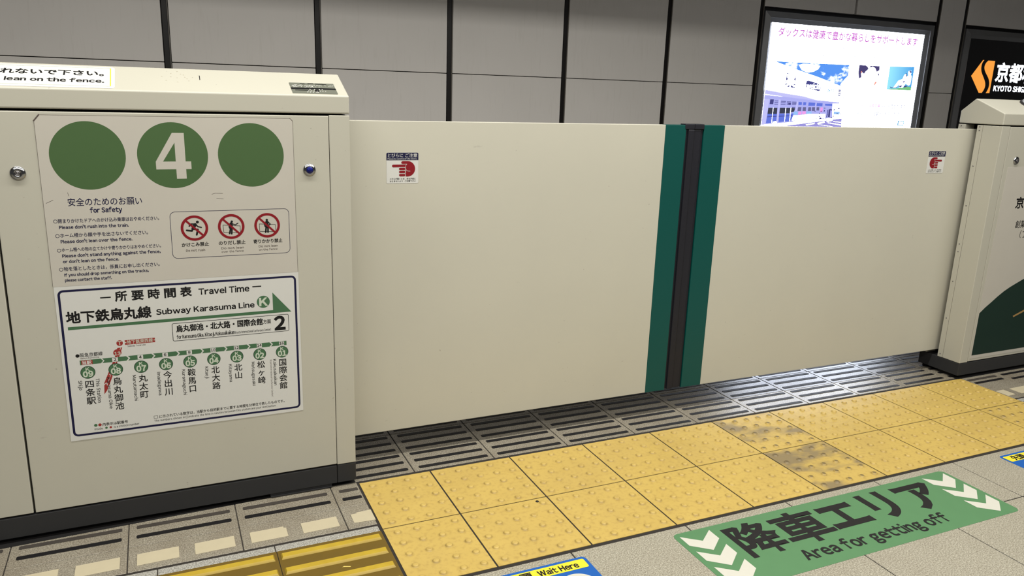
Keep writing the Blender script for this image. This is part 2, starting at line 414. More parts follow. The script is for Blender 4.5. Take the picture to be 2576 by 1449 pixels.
for k in range(0, 9):
    xa = 2.915 + 0.2972 * (k - 1); xa = max(xa, 2.688); xb = 2.915 + 0.2972 * k - 0.0012
    slabbox(mb, xa + 0.0012, xb, -0.1362, 0.011); slabbox(mb, xa + 0.0012, xb, -0.2645, -0.1380)
    grips(xa * 1000 + (21 if k else 4), xb * 1000 - 22, (-34, -71 if not k else -88), (-34,) if not k else ())
mb.build('slotted_paving', 'slab', floor, 0.0012, 1)
st.build('grip_strips', ['rubber_strip', 'rubber_worn'], floor)
mb = MB()
for k in range(-8, 1):
    xa = -0.555 + 0.305 * (k - 0); xb = xa + 0.3025; slabbox(mb, xa, xb if k else -0.256, -0.3045, -0.2755)
for k in range(0, 5): slabbox(mb, 2.69 + 0.305 * k, 2.69 + 0.305 * k + 0.302, -0.3045, -0.2755)
mb.build('granite_edging', 'strip_granite', floor, 0.001, 1)
mb = MB(); mb.slab(FLOOR, [(-2400, -60), (-420, 10), (-256, 12), (-256, 32), (-2400, 32)], -5, 0.8); mb.build('shadow_strip', 'black', floor)  # black strip laid as the shade under the left plinth
mb = MB(); mb.slab(FLOOR, [(2662, -3), (4600, -3), (4600, 32), (2662, 32)], -5, 0.8); mb.build('shadow_strip', 'black', floor)  # black strip standing in for shade under the right plinth

# far wall across the track
mb = MB(); mb.box(-6, 12, 3.625, 3.75, -1.25, 3.4); wall = structure(mb.build('wall_back', 'black'))
XM = [-4.66, -3.66, -2.66, -1.66, -0.66, 0.342, 1.342, 2.342, 3.343, 4.340, 6.634, 7.032, 9.30, 10.3, 11.3]
cols = [(a + 0.024, b - 0.024) for a, b in zip(XM, XM[1:])]
for xa, xb in cols:
    if xb - xa > 1.6:
        mid = 5.482 if xa < 6 else (xa + xb) / 2
        spans = [(xa, mid - 0.013, 2.085, 3.28), (mid + 0.013, xb, 2.085, 3.28), (xa, xb, -1.2, 0.55)]
    else: spans = [(xa, xb, 1.386, 3.28), (xa, xb, 0.2, 1.381), (xa, xb, -1.2, 0.195)]
    for a, b, z0, z1 in spans:
        p = MB(); p.box(a, b, 3.598, 3.625, z0, z1); q = p.build('wall_panel', 'wall', wall, 0.003, 2)
for x in XM[:-1]:
    p = MB(); p.box(x - 0.018, x + 0.014, 3.604, 3.625, -1.2, 3.28); p.build('joint_strip', 'mullion', wall)
    p = MB(); p.box(x + 0.0155, x + 0.0205, 3.596, 3.625, -1.2, 3.28); p.build('panel_edge_trim', 'edge', wall)
mb = MB(); mb.box(-6, 12, 0.62, 3.75, -1.35, -1.25); structure(mb.build('floor_track', 'ballast'))
mb = MB(); mb.box(-6, 12, -6.5, 0.45, 3.04, 3.15); mb.box(-6, 12, 0.45, 3.75, 3.3, 3.42); structure(mb.build('ceiling', 'ceiling'))
mb = MB(); mb.box(-6, 12, 0.25, 0.45, 2.77, 3.04); structure(mb.build('shade_bulkhead', 'ceiling'))  # unseen drop added at the platform edge to shade the upper far wall

# ================================================================== TACTILE PAVING
def dome_tile(x0, x1, y0, y1, domes_x, domes_y, mat, name='domed_tile'):
    mb = MB(); gr = {}; cr = {}
    mb.box(x0, x1, y0, y1, -0.010, 0.0)
    seg = 18
    for cx in domes_x:
        for cy in domes_y:
            b = len(mb.v); f0 = len(mb.f)
            prof = [(0.0165, 0.0001, 0.0, 0), (0.0122, 0.0002, 0.6, 0), (0.0104, 0.0004, 1.0, 0), (0.0096, 0.0026, 0.25, 0), (0.0080, 0.0044, 0, 0.3), (0.0056, 0.0050, 0, 1), (0.0025, 0.0052, 0, 1)]
            for r, h, g, c in prof:
                for i in range(seg):
                    a = 2 * PI * i / seg; gr[len(mb.v)] = g; cr[len(mb.v)] = c
                    mb.v.append(Vector((cx + r * math.cos(a), cy + r * math.sin(a), h)))
            for k in range(len(prof) - 1):
                for i in range(seg):
                    j = (i + 1) % seg; mb.smooth.add(len(mb.f)); mb.f.append([b + k * seg + i, b + k * seg + j, b + (k + 1) * seg + j, b + (k + 1) * seg + i]); mb.mi.append(0)
            mb.smooth.add(len(mb.f)); mb.f.append([b + 6 * seg + i for i in range(seg)]); mb.mi.append(0)
    mb.attr = {'grime': gr, 'crown': cr}
    return mb, mat, name
tact = thing('tactile_paving', 'double row of yellow domed tactile tiles on the floor along the sliding gates', 'tactile paving', (1.2, -0.3, 0))
for r, (ya, yb) in enumerate(((-0.2978, -0.0015), (-0.5985, -0.3022))):
    dy = [(-0.034 - 0.0595 * i) - 0.299 * r for i in range(5)]
    for k in range(-1, 9):
        xa = 0.3 * k + 0.0027; xb = xa + 0.2946
        dx = [0.3 * k + 0.032 + 0.0595 * i for i in range(5)]
        if k == -1: xa = -0.246; dx = [-0.211, -0.151, -0.091, -0.031]
        if k == 8: xb = 2.684; dx = [2.4 + 0.03 + 0.0565 * i for i in range(5)]
        mat = 'tac_worn' if k == 4 else ('tac_grey' if (k == 8 and r == 1) else 'tac')
        mb, mt, nm = dome_tile(xa, xb, ya, yb, dx, dy, mat)
        o = mb.build(nm, mt, tact)
        if k == 4: o['label'] = 'tile worn grey in patches, dome tops rubbed dark'
        if k == 8 and r == 1: o['label'] = 'tile worn grey at the right end'
guide = thing('guide_paving', 'dark yellow tactile tiles with raised bars in the floor, bottom left corner', 'tactile paving', (-0.7, -0.45, 0))
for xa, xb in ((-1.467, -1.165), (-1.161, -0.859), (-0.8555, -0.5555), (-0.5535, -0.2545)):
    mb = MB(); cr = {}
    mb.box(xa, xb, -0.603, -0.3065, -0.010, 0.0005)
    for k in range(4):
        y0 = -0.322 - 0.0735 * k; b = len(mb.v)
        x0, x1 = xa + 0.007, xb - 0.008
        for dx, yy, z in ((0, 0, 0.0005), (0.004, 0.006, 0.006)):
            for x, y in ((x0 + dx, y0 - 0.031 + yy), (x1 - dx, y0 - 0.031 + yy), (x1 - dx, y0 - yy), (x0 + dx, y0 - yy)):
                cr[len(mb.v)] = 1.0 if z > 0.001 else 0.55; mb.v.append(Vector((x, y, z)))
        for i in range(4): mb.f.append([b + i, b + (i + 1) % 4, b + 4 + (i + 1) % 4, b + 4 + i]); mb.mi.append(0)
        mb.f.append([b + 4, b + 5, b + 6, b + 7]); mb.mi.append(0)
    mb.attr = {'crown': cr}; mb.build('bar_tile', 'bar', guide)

# white marker blocks let into the floor
lefts = [(-0.318, -0.2525, 'first and shortest white marker block beside the domed tiles, corner chipped'), (-0.468, -0.361, 'second white floor marker block left of the domed tiles'),
         (-0.614, -0.511, 'third white floor marker block from the domed tiles, notched at one corner'), (-0.764, -0.657, 'fourth white floor marker block left of the domed tiles'),
         (-0.912, -0.805, 'fifth white floor marker block left of the domed tiles'), (-1.062, -0.954, 'sixth white floor marker block, second from the left edge'),
         (-1.209, -1.102, 'leftmost white floor marker block, cut by the bottom edge')]
for i, (xa, xb, lab) in enumerate(lefts):
    a, b = xa * 1000, xb * 1000
    pts = [(a, -240), (b, -238), (b, -181), (a, -183)]
    if i == 0: pts = [(a, -237), (b, -241), (b, -178), (a + 20, -181), (a + 18, -186), (a, -186)]
    if i == 2: pts = [(a, -238), (b, -238), (b, -190), (b - 7, -188), (b - 7, -181), (a, -181)]
    mb = MB(); mb.slab(FLOOR, pts, -2, 1.6); tag(mb.build('marker_block', 'white_block', None, 0.0006, 1), lab, 'floor marker', 'white marker blocks in the floor')
for xa, xb, lab in ((2.690, 2.742, 'short white floor marker block right of the domed tiles'), (2.785, 2.891, 'white floor marker block at the right edge of the picture')):
    mb = MB(); mb.slab(FLOOR, [(xa * 1000, -236), (xb * 1000, -234), (xb * 1000, -175), (xa * 1000, -176)], -2, 1.6)
    tag(mb.build('marker_block', 'white_block', None, 0.0006, 1), lab, 'floor marker', 'white marker blocks in the floor')

# ================================================================== LEFT FENCE
CAP = [(0.0, 1.199), (0.215, 1.199), (0.215, 1.255), (0.148, 1.312), (0.0, 1.250)]
def lock(parent, x, z, core):
    mb = MB(); mb.lathe(FRONT, x, z, [(18, 0), (18, 2.0), (17, 3.6), (14.5, 5.0), (11, 5.9), (7.2, 6.3), (6.6, 5.6), (6.0, 5.6)], seg=36)
    k = mb.build('cylinder_lock', 'chrome', parent)
    mb = MB(); mb.lathe(FRONT, x, z, [(9.6, 6.2), (9.4, 6.8), (4.6, 6.9), (4.2, 7.6), (2.6, 7.8)] if core == 'blue_glint_core' else [(6.2, 5.4), (6.0, 6.9), (3.4, 7.2), (3.1, 6.5), (2.0, 6.5), (1.7, 7.2), (0.7, 7.3)], seg=24)
    c = mb.build('lock_core', core, k)
    if core == 'blue_glint_core': k['label'] = 'chrome lock with a blue reflection coloured into its centre'
    return k
fence = thing('platform_fence', 'large cream platform fence housing on the left carrying the notices', 'platform fence', (-0.9, 0.1, 0))
mb = MB(); mb.box(-2.4, -0.262, 0.03, 0.120, 0.0, 1.196); mb.box(-2.4, -0.262, 0.182, 0.205, 0.0, 1.196); mb.box(-2.4, -0.8, 0.120, 0.182, 0.0, 1.196); mb.build('core', 'black', fence)
mb = MB(); mb.box(-1.1665, -0.3180, 0.0, 0.03, 0.083, 1.1925); mb.build('access_panel', 'paint', fence, 0.002)
mb = MB(); mb.box(-2.4, -1.1715, 0.0, 0.03, 0.083, 1.1925); mb.build('side_panel', 'paint', fence, 0.002)
mb = MB(); mb.box(-0.3165, -0.2560, 0.0, 0.120, 0.080, 1.1945); mb.build('end_post', 'paint', fence, 0.002)
mb = MB(); mb.box(-0.40, -0.2560, 0.180, 0.215, 0.080, 1.1945); mb.build('rear_post', 'paint', fence, 0.002)
mb = MB(); mb.extrude_x(CAP, -2.4, -0.256); mb.build('top_cap', 'paint', fence, 0.004, 3)
for a, b in ((-2.4, -0.3178), (-0.3165, -0.2555)):
    mb = MB(); mb.box(a, b, 0.001, 0.14, 0.0145, 0.0775); mb.build('plinth', 'base', fence, 0.002)
mb = MB(); mb.box(-0.529, -0.335, 0.006, 0.03, 0.006, 0.0145); mb.box(-0.529, -0.335, 0.0, 0.03, 0.003, 0.006); mb.build('foot_bracket', 'base', fence)
lock(fence, -1109.5, 1037, 'core'); lock(fence, -377, 1037, 'blue_glint_core')
for x, y in ((-754, 99), (-744, 73), (-730, 122), (-713, 137), (-715, 64), (-686, 74), (-675, 99), (-695, 99), (-698, 114), (-731, 99), (-715, 93), (-705, 120), (-690, 88)): mb = MB(); mb.disc(SLOPE, x, y, 1.6, 0.3, 0, 10); mb.build('glue_spot', 'stain', fence)
mb = MB(); mb.slab(SLOPE, [(-657.5, 113), (-658, 83), (-656, 83), (-655.5, 113)], -1, 0.5); mb.build('cap_joint', 'black', fence)

# ---- lean warning sticker on the sloping cap
lean = thing('lean_warning_sticker', 'white sticker on top of the left fence saying not to lean on the fence', 'sticker', SLOPE.p(-1000, 80))
mb = MB(); mb.slab(SLOPE, rrect(-1500, -870, 8, 148, 10), 0.0, 0.7); mb.build('sheet', 'white_film', lean)
mb = MB(); mb.frame_rect(SLOPE, -1488, -879, 20, 141, 2.2, 3, 1.0); mb.build('border', 'pale', lean); mb = MB(); mb.rect(SLOPE, -881.5, -879, 22, 140, 1.1); mb.build('yellow_edge', 'floor_yellow', lean)
letter('lettering', SLOPE, 'ink', lean, ('よりかかったり、', -1452, -1205, 86, 34, 0.022), ('物を載せたり触', -1200, -1140, 86, 34, 0.022), ('れないで下さい。', -1133, -897, 86, 33, 0.024), lift=1.1)
letter('lettering', SLOPE, 'ink', lean, ("Please don't", -1330, -1146, 43, 21, 0.03), ('lean on the fence.', -1120, -896, 43, 21, 0.032), lift=1.1)

# ---- braille plate
br = thing('braille_plate', 'small dark grey braille plate at the right end of the left fence top', 'plate', SLOPE.p(-350, 45))
mb = MB(); mb.slab(SLOPE, rrect(-415, -286, 10, 84, 2), 0, 1.0); mb.build('plate', 'plate', br, 0)
mb = MB(); mb.rect(SLOPE, -415, -286, 38, 49, 1.3)
for x, y, wd, hh in ((-385, 74, 14, 4), (-362, 76, 16, 5), (-340, 75, 22, 4), (-320, 73, 12, 4)): mb.rect(SLOPE, x, x + wd, y, y + hh, 1.3)
mb.rect(SLOPE, -405, -366, 29, 33, 1.3); mb.disc(SLOPE, -343, 29, 7, 1.3); mb.build('black_print', 'ink', br)
mb = MB()
for y, xa, xb in ((66, -408, -288), (60, -409, -350), (55, -406, -330)):
    x = xa
    while x < xb:
        if random.random() < 0.62: mb.lathe(SLOPE, x, y + random.choice((-2, 0, 2)), [(1.3, 1.0), (1.0, 1.7), (0.4, 2.0)], seg=8)
        x += 3.2
for x in (-362, -349, -335, -327): mb.lathe(SLOPE, x, 38, [(2.0, 1.2), (1.4, 2.2), (0.5, 2.6)], seg=8)
for x in (-368, -360, -352, -343, -335, -327, -319): mb.lathe(SLOPE, x, 27, [(1.7, 1.0), (1.2, 1.9), (0.5, 2.2)], seg=8)
for x in (-372, -364, -356, -346, -342): mb.lathe(SLOPE, x, 19, [(1.7, 1.0), (1.2, 1.9), (0.5, 2.2)], seg=8)
mb.build('braille_dots', 'white', br)

# ---- safety notice (upper sheet)
T1 = F((0, -0.00085, 0), (1, 0, 0), (0, 0, 1), (0, -1, 0), 0.2)
sn = thing('safety_notice', 'upper notice on the left fence with three green discs and safety requests', 'notice', (-0.741, 0, 0.958))
mb = MB(); mb.slab(FRONT, [(-1061, 733), (-420.5, 733), (-420.5, 1176), (-428, 1184), (-1048, 1184), (-1061, 1169)], 0, 0.8); mb.build('sheet', 'film', sn)
mb = MB(); mb.line(T1, [(-1062, 1168), (-1048, 1185)], 3.2, 0.3, caps=False); mb.line(T1, [(-428, 1184.5), (-420, 1176)], 1.4, 0.3, caps=False); mb.line(T1, [(-1048, 1184), (-428, 1184)], 0.8, 0.2, caps=False); mb.line(T1, [(-420.5, 1176), (-420.5, 734)], 0.7, 0.2, caps=False); mb.line(T1, [(-1061, 1169), (-1061, 734)], 0.7, 0.2, caps=False)
mb.build('grimy_edge', 'grey_ink', sn)
for x, lab in ((-947, None), (-741.5, 'green disc with white number four'), (-537.5, None)):
    mb = MB(); mb.disc(T1, x, 1080.5, 89, 0.2, 0, 72); o = mb.build('green_disc', 'green', sn)
    if lab:
        o['label'] = lab; q = MB()
        q.rect(T1, -736, -711, 1017, 1141, 0.5); q.rect(T1, -786, -697, 1043, 1064, 0.5); q.poly(T1, [(-786, 1064), (-768, 1064), (-736, 1115), (-736, 1141), (-741, 1141)], 0.5)
        q.build('numeral', 'film', o)
L1 = F((0, -0.00088, 0), (1, 0, 0), (0, 0, 1), (0, -1, 0), 0.2)
letter('lettering', L1, 'navy', sn, ('安全のためのお願い', -1005, -828, 949, 20.5, 0.006), ('for Safety', -955, -879, 930.5, 12.5, 0.035))
letter('lettering', L1, 'navy', sn, ('○', -1043, -1033.5, 905, 9.5, 0), ('閉まりかけたドアへのかけ込み乗車はおやめください。', -1032, -789, 904.5, 11, 0.012), ("Please don't rush into the train.", -1031, -866, 889.5, 7.9, 0.035))
letter('lettering', L1, 'navy', sn, ('○', -1042, -1032.5, 866, 9.5, 0), ('ホーム柵から顔や手を出さないでください。', -1031, -820, 866, 11, 0.012), ("Please don't lean over the fence.", -1031, -860, 851, 7.9, 0.035))
letter('lettering', L1, 'navy', sn, ('○', -1042, -1032.5, 827, 9.5, 0), ('ホーム柵への物の立てかけや寄りかかりはおやめください。', -1031, -790, 827.5, 10.5, 0.012), ("Please don't stand anything against the fence,", -1031, -792, 812.5, 7.9, 0.035), ("or don't lean on the fence.", -1031, -897, 797, 7.6, 0.035))
letter('lettering', L1, 'navy', sn, ('○', -1042, -1032.5, 775, 9.5, 0), ('物を落としたときは，係員にお申し出ください。', -1031, -797, 775, 11, 0.012), ('If you should drop something on the tracks,', -1031, -826, 760.5, 7.4, 0.035), ('please contact the staff.', -1031, -919, 746, 7.4, 0.035))
mb = MB(); mb.frame_rect(L1, -762, -440, 793, 926, 1.3, 14, 0.3); mb.build('pictogram_frame', 'navy', sn)
def ban(cx, cy, figure, name):
    mb = MB(); mb.ring(L1, cx, cy, 29, 36, 0.9, 0, 56); mb.line(L1, [(cx - 22.5, cy + 22.5), (cx + 22.5, cy - 22.5)], 5.6, 0.9, caps=False)
    r = mb.build('prohibition_ring', 'red', sn); q = MB(); figure(q, cx, cy); q.build(name, 'ink', r)
def run(q, x, y):
    P = lambda l, wd: q.line(L1, [(x + a, y + b) for a, b in l], wd, 0.5)
    q.disc(L1, x + 8.6, y + 17, 3.9, 0.5); P([(2.4, 10), (-4, -1)], 8.5); P([(2, 11.5), (-8, 12), (-13.5, 6)], 3.6); P([(4, 9.5), (9, 4), (18, 1.2)], 3.4)
    P([(-4, -2), (8.5, -4.4), (4.7, -19)], 5.0); P([(-5, -2), (-7, -7.5), (-20.5, -5.6)], 5.0)
def lean_over(q, x, y):
    P = lambda l, wd, **k: q.line(L1, [(x + a, y + b) for a, b in l], wd, 0.5, **k)
    P([(-22, 5), (24, 1), (24, -19), (-21, -16)], 1.2, closed=True); q.disc(L1, x + 2, y + 14.3, 3.2, 0.5)
    P([(0, 8), (-1, -6)], 9); P([(-2.5, -7), (-5.5, -20)], 4.4); P([(1.5, -7), (0, -21)], 4.4); P([(3, 8), (11, 4.5), (18.5, 9)], 2.6); P([(-3, 8), (-6.5, 0), (-5, -4)], 2.6)
def lean_on(q, x, y):
    P = lambda l, wd, **k: q.line(L1, [(x + a, y + b) for a, b in l], wd, 0.5, **k)
    P([(-22, 5), (23, 1.5), (23.5, -20), (-21.5, -17)], 1.2, closed=True); q.disc(L1, x - 0.5, y + 16, 3.3, 0.5)
    P([(-0.5, 9.5), (-1, -4)], 9); P([(-3, -5), (-5, -20)], 4.6); P([(2, -5), (1.5, -20)], 4.6); P([(3.5, 9.5), (9, 3), (4, -1)], 2.8); P([(-4, 9.5), (-7.5, 2), (-6, -4)], 2.8)
ban(-700, 878, run, 'running_figure'); ban(-602, 878.5, lean_over, 'leaning_figure'); ban(-503, 878, lean_on, 'standing_figure')
letter('caption', L1, 'ink', sn, ('かけこみ禁止', -736, -665, 825.5, 11.5, 0.022)); letter('caption', L1, 'ink', sn, ('のりだし禁止', -638, -566, 826, 11.5, 0.022)); letter('caption', L1, 'ink', sn, ('寄りかかり禁止', -543, -462, 826, 11.5, 0.022))
letter('caption', L1, 'grey_ink', sn, ('Do not rush', -726, -676, 811.5, 6, 0.02)); letter('caption', L1, 'grey_ink', sn, ('Do not lean', -632, -571, 813.5, 6, 0.015), ('over the fence', -632, -572, 803.5, 5.8, 0.01)); letter('caption', L1, 'grey_ink', sn, ('Do not lean', -529, -476, 814, 6, 0.015), ('on the fence', -529, -477, 804, 5.8, 0.01))
for l in ([(-649, 972), (-640, 975), (-620, 974)], [(-637, 960), (-619, 958)], [(-1003, 985), (-1001, 976)], [(-1055, 958), (-1038, 966)]): mb = MB(); mb.line(T1, l, 0.9, 0.3); mb.build('scuff_mark', 'grey_ink', sn)

# ---- travel time chart (lower sheet)
tt = thing('travel_time_chart', 'lower white notice with navy border on the left fence showing travel times', 'notice', (-0.739, 0, 0.508))
mb = MB(); mb.slab(FRONT, [(-1060, 284.5), (-419, 287), (-419.5, 732.5), (-1060, 732.5)], 0, 0.9); mb.build('sheet', 'white_film', tt)
C = F((0, -0.00094, 0), (1, 0, 0), (0, 0, 1), (0, -1, 0), 0.2)
mb = MB(); mb.frame_rect(C, -1053, -427, 297, 723, 6, 14, 0.2); mb.build('border', 'navy', tt)
mb = MB(); mb.rect(C, -952, -926, 693, 696.5, 0.4); mb.rect(C, -553, -528, 695, 698.5, 0.4)
for i, c in enumerate('所要時間表'): text(mb, C, c, -915 + 41.6 * i, -886.5 + 41.6 * i, 682, 27, 0.035, 0.4)
mb.build('title_lettering', 'ink', tt)
letter('title_lettering', C, 'ink', tt, ('Travel Time', -700, -562.5, 684.5, 17, 0.036), lift=0.4)
letter('line_lettering', C, 'ink', tt, ('地下鉄烏丸線', -1038, -829, 628.5, 32, 0.034), lift=0.4)
letter('line_lettering', C, 'ink', tt, ('Subway Karasuma Line', -815, -550, 634.5, 15.2, 0.036), lift=0.4)
def badge(name, cx, cy, r, mat, s, hw, base, h, bold=0.045, tm='pale'):
    mb = MB(); mb.disc(C, cx, cy, r, 0.3, 0, 40); o = mb.build(name, mat, tt)
    q = MB(); text(q, C, s, cx - hw, cx + hw, base, h, bold, 0.6); q.build('letter', tm, o); return o
badge('line_badge', -524, 648.5, 18.6, 'line_green', 'K', 10.5, 637, 23, 0.05)
mb = MB(); mb.poly(C, [(-1037, 610), (-444, 611.5), (-497, 675), (-497, 620.5), (-1037, 618.5)], 0.2); mb.build('direction_arrow', 'line_green', tt)
mb = MB(); mb.frame_rect(C, -778, -452.5, 551, 605, 1.5, 5, 0.2); mb.build('platform_box', 'ink', tt)
letter('destination_lettering', C, 'ink', tt, ('烏丸御池・北大路・国際会館', -767, -529, 577.5, 20, 0.03), ('方面', -527, -505, 580, 12.5, 0.02), ('2', -493, -465, 558.5, 40, 0.045), lift=0.4)
letter('destination_lettering', C, 'ink', tt, ('for Karasuma Oike, Kitaoji, Kokusaikaikan', -767, -610, 557.5, 10.5, 0.024), ('(Kyoto International Conference Center)', -609, -506, 557.5, 7, 0.014), lift=0.4)
badge('crossing_line_badge', -915, 560.5, 8.2, 'dull_red', 'T', 4.6, 555.5, 10, 0.04)
mb = MB(); mb.rect(C, -902, -824.5, 554, 567.5, 0.2); o = mb.build('crossing_line_box', 'dull_red', tt)
q = MB(); text(q, C, '地下鉄東西線', -896.5, -830.5, 555.5, 11, 0.01, 0.5); q.rect(C, -902, -898, 559.5, 562, 0.5); q.rect(C, -828.5, -824.5, 559.5, 562, 0.5); q.build('letter', 'pale', o)
letter('line_lettering', C, 'grey_ink', tt, ('Subway Tozai Line', -896, -850, 547.3, 4.2, 0.02), lift=0.4)
mb = MB(); mb.poly(C, [(-922, 547), (-909.5, 547.5), (-918, 524), (-946, 452), (-958, 424), (-965.5, 414), (-963, 448), (-930, 522)], 0.12); o = mb.build('crossing_line', 'dull_red', tt)
q = MB(); q.line(C, [(-913.5, 547), (-924, 520), (-957, 440)], 1.0, 0.16, caps=False); q.line(C, [(-968, 437), (-958, 448), (-954, 436)], 1.6, 0.16, caps=False); q.line(C, [(-949, 470), (-943, 476), (-939, 464)], 1.2, 0.16, caps=False); q.build('stripe', 'white_film', o)
badge('crossing_station_badge', -923, 533, 10.4, 'dull_red', '13', 7.6, 526, 9.4, 0.03)
mb = MB(); mb.disc(C, -1021.5, 534.5, 4.9, 0.3); mb.build('bullet', 'ink', tt)
letter('line_lettering', C, 'ink', tt, ('阪急京都線', -1015.5, -960, 529.5, 11.4, 0.012), lift=0.4); letter('line_lettering', C, 'grey_ink', tt, ('Hankyu Kyoto Line', -1015.5, -969, 524, 4.0, 0.02), lift=0.4)
tips = [-959, -894, -829, -764, -699, -634, -569, -504]
edges = [-1017.5] + tips + [-462]
for i, (a, b) in enumerate(zip(edges, edges[1:])):
    zb, zt = 507, 520.5; zm = (zb + zt) / 2
    pts = [(a + (3 if i else 0), zb), (b - (7 if b != -462 else 0), zb)] + ([(b - 1, zm)] if b != -462 else []) + [(b - (7 if b != -462 else 0), zt), (a + (3 if i else 0), zt)]
    if i: pts = [(a - 3.5, zb)] + [(b - (8 if b != -462 else 0), zb)] + ([(b - 2, zm)] if b != -462 else []) + [(b - (8 if b != -462 else 0), zt), (a - 3.5, zt), (a + 2.2, zm)]
    mb = MB(); mb.poly(C, pts, 0.2); mb.build('route_segment', 'line_green', tt)
mb = MB(); mb.rect(C, -1014, -986.5, 507, 519.5, 0.35); o = mb.build('this_station_tab', 'dull_red', tt); q = MB(); text(q, C, '当駅', -1011.5, -989.5, 508, 10, 0.03, 0.5); q.build('letter', 'white_film', o)
for n, x in zip((2, 4, 6, 8, 10, 12, 14, 16), (-930.5, -866, -801.5, -737, -672, -607, -541.5, -476.5)):
    mb = MB(); mb.rect(C, x - 7.2, x + 7.2, 507.6, 519.6, 0.35); o = mb.build('minutes_tab', 'white_film', tt)
    hw = 3 if n < 10 else 6; q = MB(); text(q, C, str(n), x - hw, x + hw, 510, 7.8, 0.035, 0.5); q.build('letter', 'ink', o)
XS = [-1000.5, -931, -866, -801, -736.5, -671.5, -607, -541.5, -476]
for i, x in enumerate(XS):
    zc = 484 + i * 0.3; mb = MB(); mb.disc(C, x, zc, 18.4, 0.3, 1, 44); mb.disc(C, x, zc, 17.0, 0.4, 0, 44); o = mb.build('station_badge', ['line_green', 'deep_green'], tt)
    q = MB(); text(q, C, 'K', x - 4.6, x + 4.6, zc + 4.5, 10, 0.03, 0.6); text(q, C, '0%d' % (9 - i), x - 11.8, x + 11.8, zc - 12.5, 15.5, 0.05, 0.6); q.build('letter', 'pale', o)
for (s, x0, x1, zt, p) in (('四条駅', -1011, -988, 461.5, 24.8), ('烏丸御池', -941, -919, 461.5, 25), ('丸太町', -875, -853, 462, 24.7), ('今出川', -810, -788, 464, 25.5), ('鞍馬口', -745, -724, 464, 25.2), ('北大路', -680, -658, 464, 25), ('北山', -616, -594, 464, 25), ('松ヶ崎', -550, -528, 465, 25), ('国際会館', -487, -464, 465, 25)):
    mb = MB(); column(mb, C, s, x0, x1, zt, p, 0.014, 0.4); mb.build('station_name', 'ink', tt)
for (s, x, z0, z1, h) in (('Shijo', -1026, 462, 434, 8.6), ('This Station', -983, 463, 391, 8.6), ('Karasuma Oike', -955.5, 463, 369, 8.4), ('Marutamachi', -890, 462, 384, 8.4), ('Imadegawa', -826, 463, 392, 8.4), ('Kuramaguchi', -760, 463, 384, 8.4), ('Kitaoji', -697, 464, 428, 8.4), ('Kitayama', -631, 464, 408, 8.4), ('Matsugasaki', -566, 464, 388, 8.4), ('Kokusaikaikan', -503, 465, 381, 8.4), ('(Kyoto International Conference Center)', -512.5, 465, 345, 5)):
    mb = MB(); text(mb, C, s, z0, z0 + (z0 - z1), x, h, 0.016 if h > 6 else 0.006, 0.4, rot=1); mb.build('station_name', 'ink' if h > 6 else 'grey_ink', tt)
mb = MB(); mb.line(C, [(-844, 322), (-834.5, 322), (-834.5, 330), (-844, 330)], 0.8, 0.4, closed=True); text(mb, C, 'に示されている数字は，当駅から目的駅までに要する時間を分単位で表したものです。', -830, -475, 321.5, 9.2, 0.016, 0.4)
text(mb, C, 'The numbers shown in', -844, -762, 311.5, 6, 0.01, 0.4); mb.line(C, [(-759, 311), (-753, 311), (-753, 317), (-759, 317)], 0.7, 0.4, closed=True); text(mb, C, 'indicate the time in minutes between this station and your destination.', -750, -501, 311.5, 6, 0.01, 0.4); mb.build('footnote', 'ink', tt)
mb = MB(); text(mb, C, '内表示は駅番号', -978, -913, 319, 9, 0.016, 0.4); text(mb, C, 'inside', -999, -978, 309.5, 6, 0.01, 0.4); text(mb, C, 'is a station number', -950, -884, 309.5, 6, 0.01, 0.4); mb.build('footnote', 'ink', tt)
mb = MB(); mb.disc(C, -995, 324, 4.3, 0.4, 0); mb.disc(C, -984.5, 324, 4.3, 0.4, 1); mb.disc(C, -969, 312.5, 3.2, 0.4, 0); mb.disc(C, -958, 312.5, 3.2, 0.4, 1); mb.build('colour_key', ['line_green', 'dull_red'], tt)

# ================================================================== SLIDING GATES
def gate(label, x0, xg0, xg1, x1, side, band_label):
    g = thing('sliding_gate', label, 'gate', ((x0 + x1) / 2, 0.157, 0.105), 'pair of sliding platform gates')
    mb = MB(); mb.box(min(x0, xg0) if side < 0 else xg1, xg0 if side < 0 else max(x0, x1), 0.142, 0.172, 0.105, 1.1745); mb.build('panel', 'gate_paint', g, 0.0015)
    mb = MB(); mb.box(xg0, xg1, 0.1416, 0.1724, 0.1046, 1.1749); mb.build('green_band', 'teal', g, 0.0015)
    a, b = (xg1, 1.0955) if side < 0 else (1.0965, xg0)
    mb = MB(); mb.box(a, b, 0.147, 0.168, 0.107, 1.158); mb.box(*((a + 0.011, b) if side < 0 else (a, b - 0.010)), 0.1395 if side < 0 else 0.144, 0.171, 0.107, 1.158)
    s = mb.build('rubber_seal', 'seal', g, 0.003)
    mb = MB(); mb.box(*((a - 0.006, b) if side < 0 else (a, b)), 0.1405, 0.1735, 1.1585, 1.1785); mb.build('seal_cap', 'seal', g, 0.002)
    return g
gate('left half of the cream sliding gate, its green edge meeting the other half', -0.62, 0.9635, 1.057, 1.0955, -1, '')
gate('right half of the cream sliding gate running into the right-hand fence', 2.86, 1.1405, 1.2385, 2.86, 1, '')
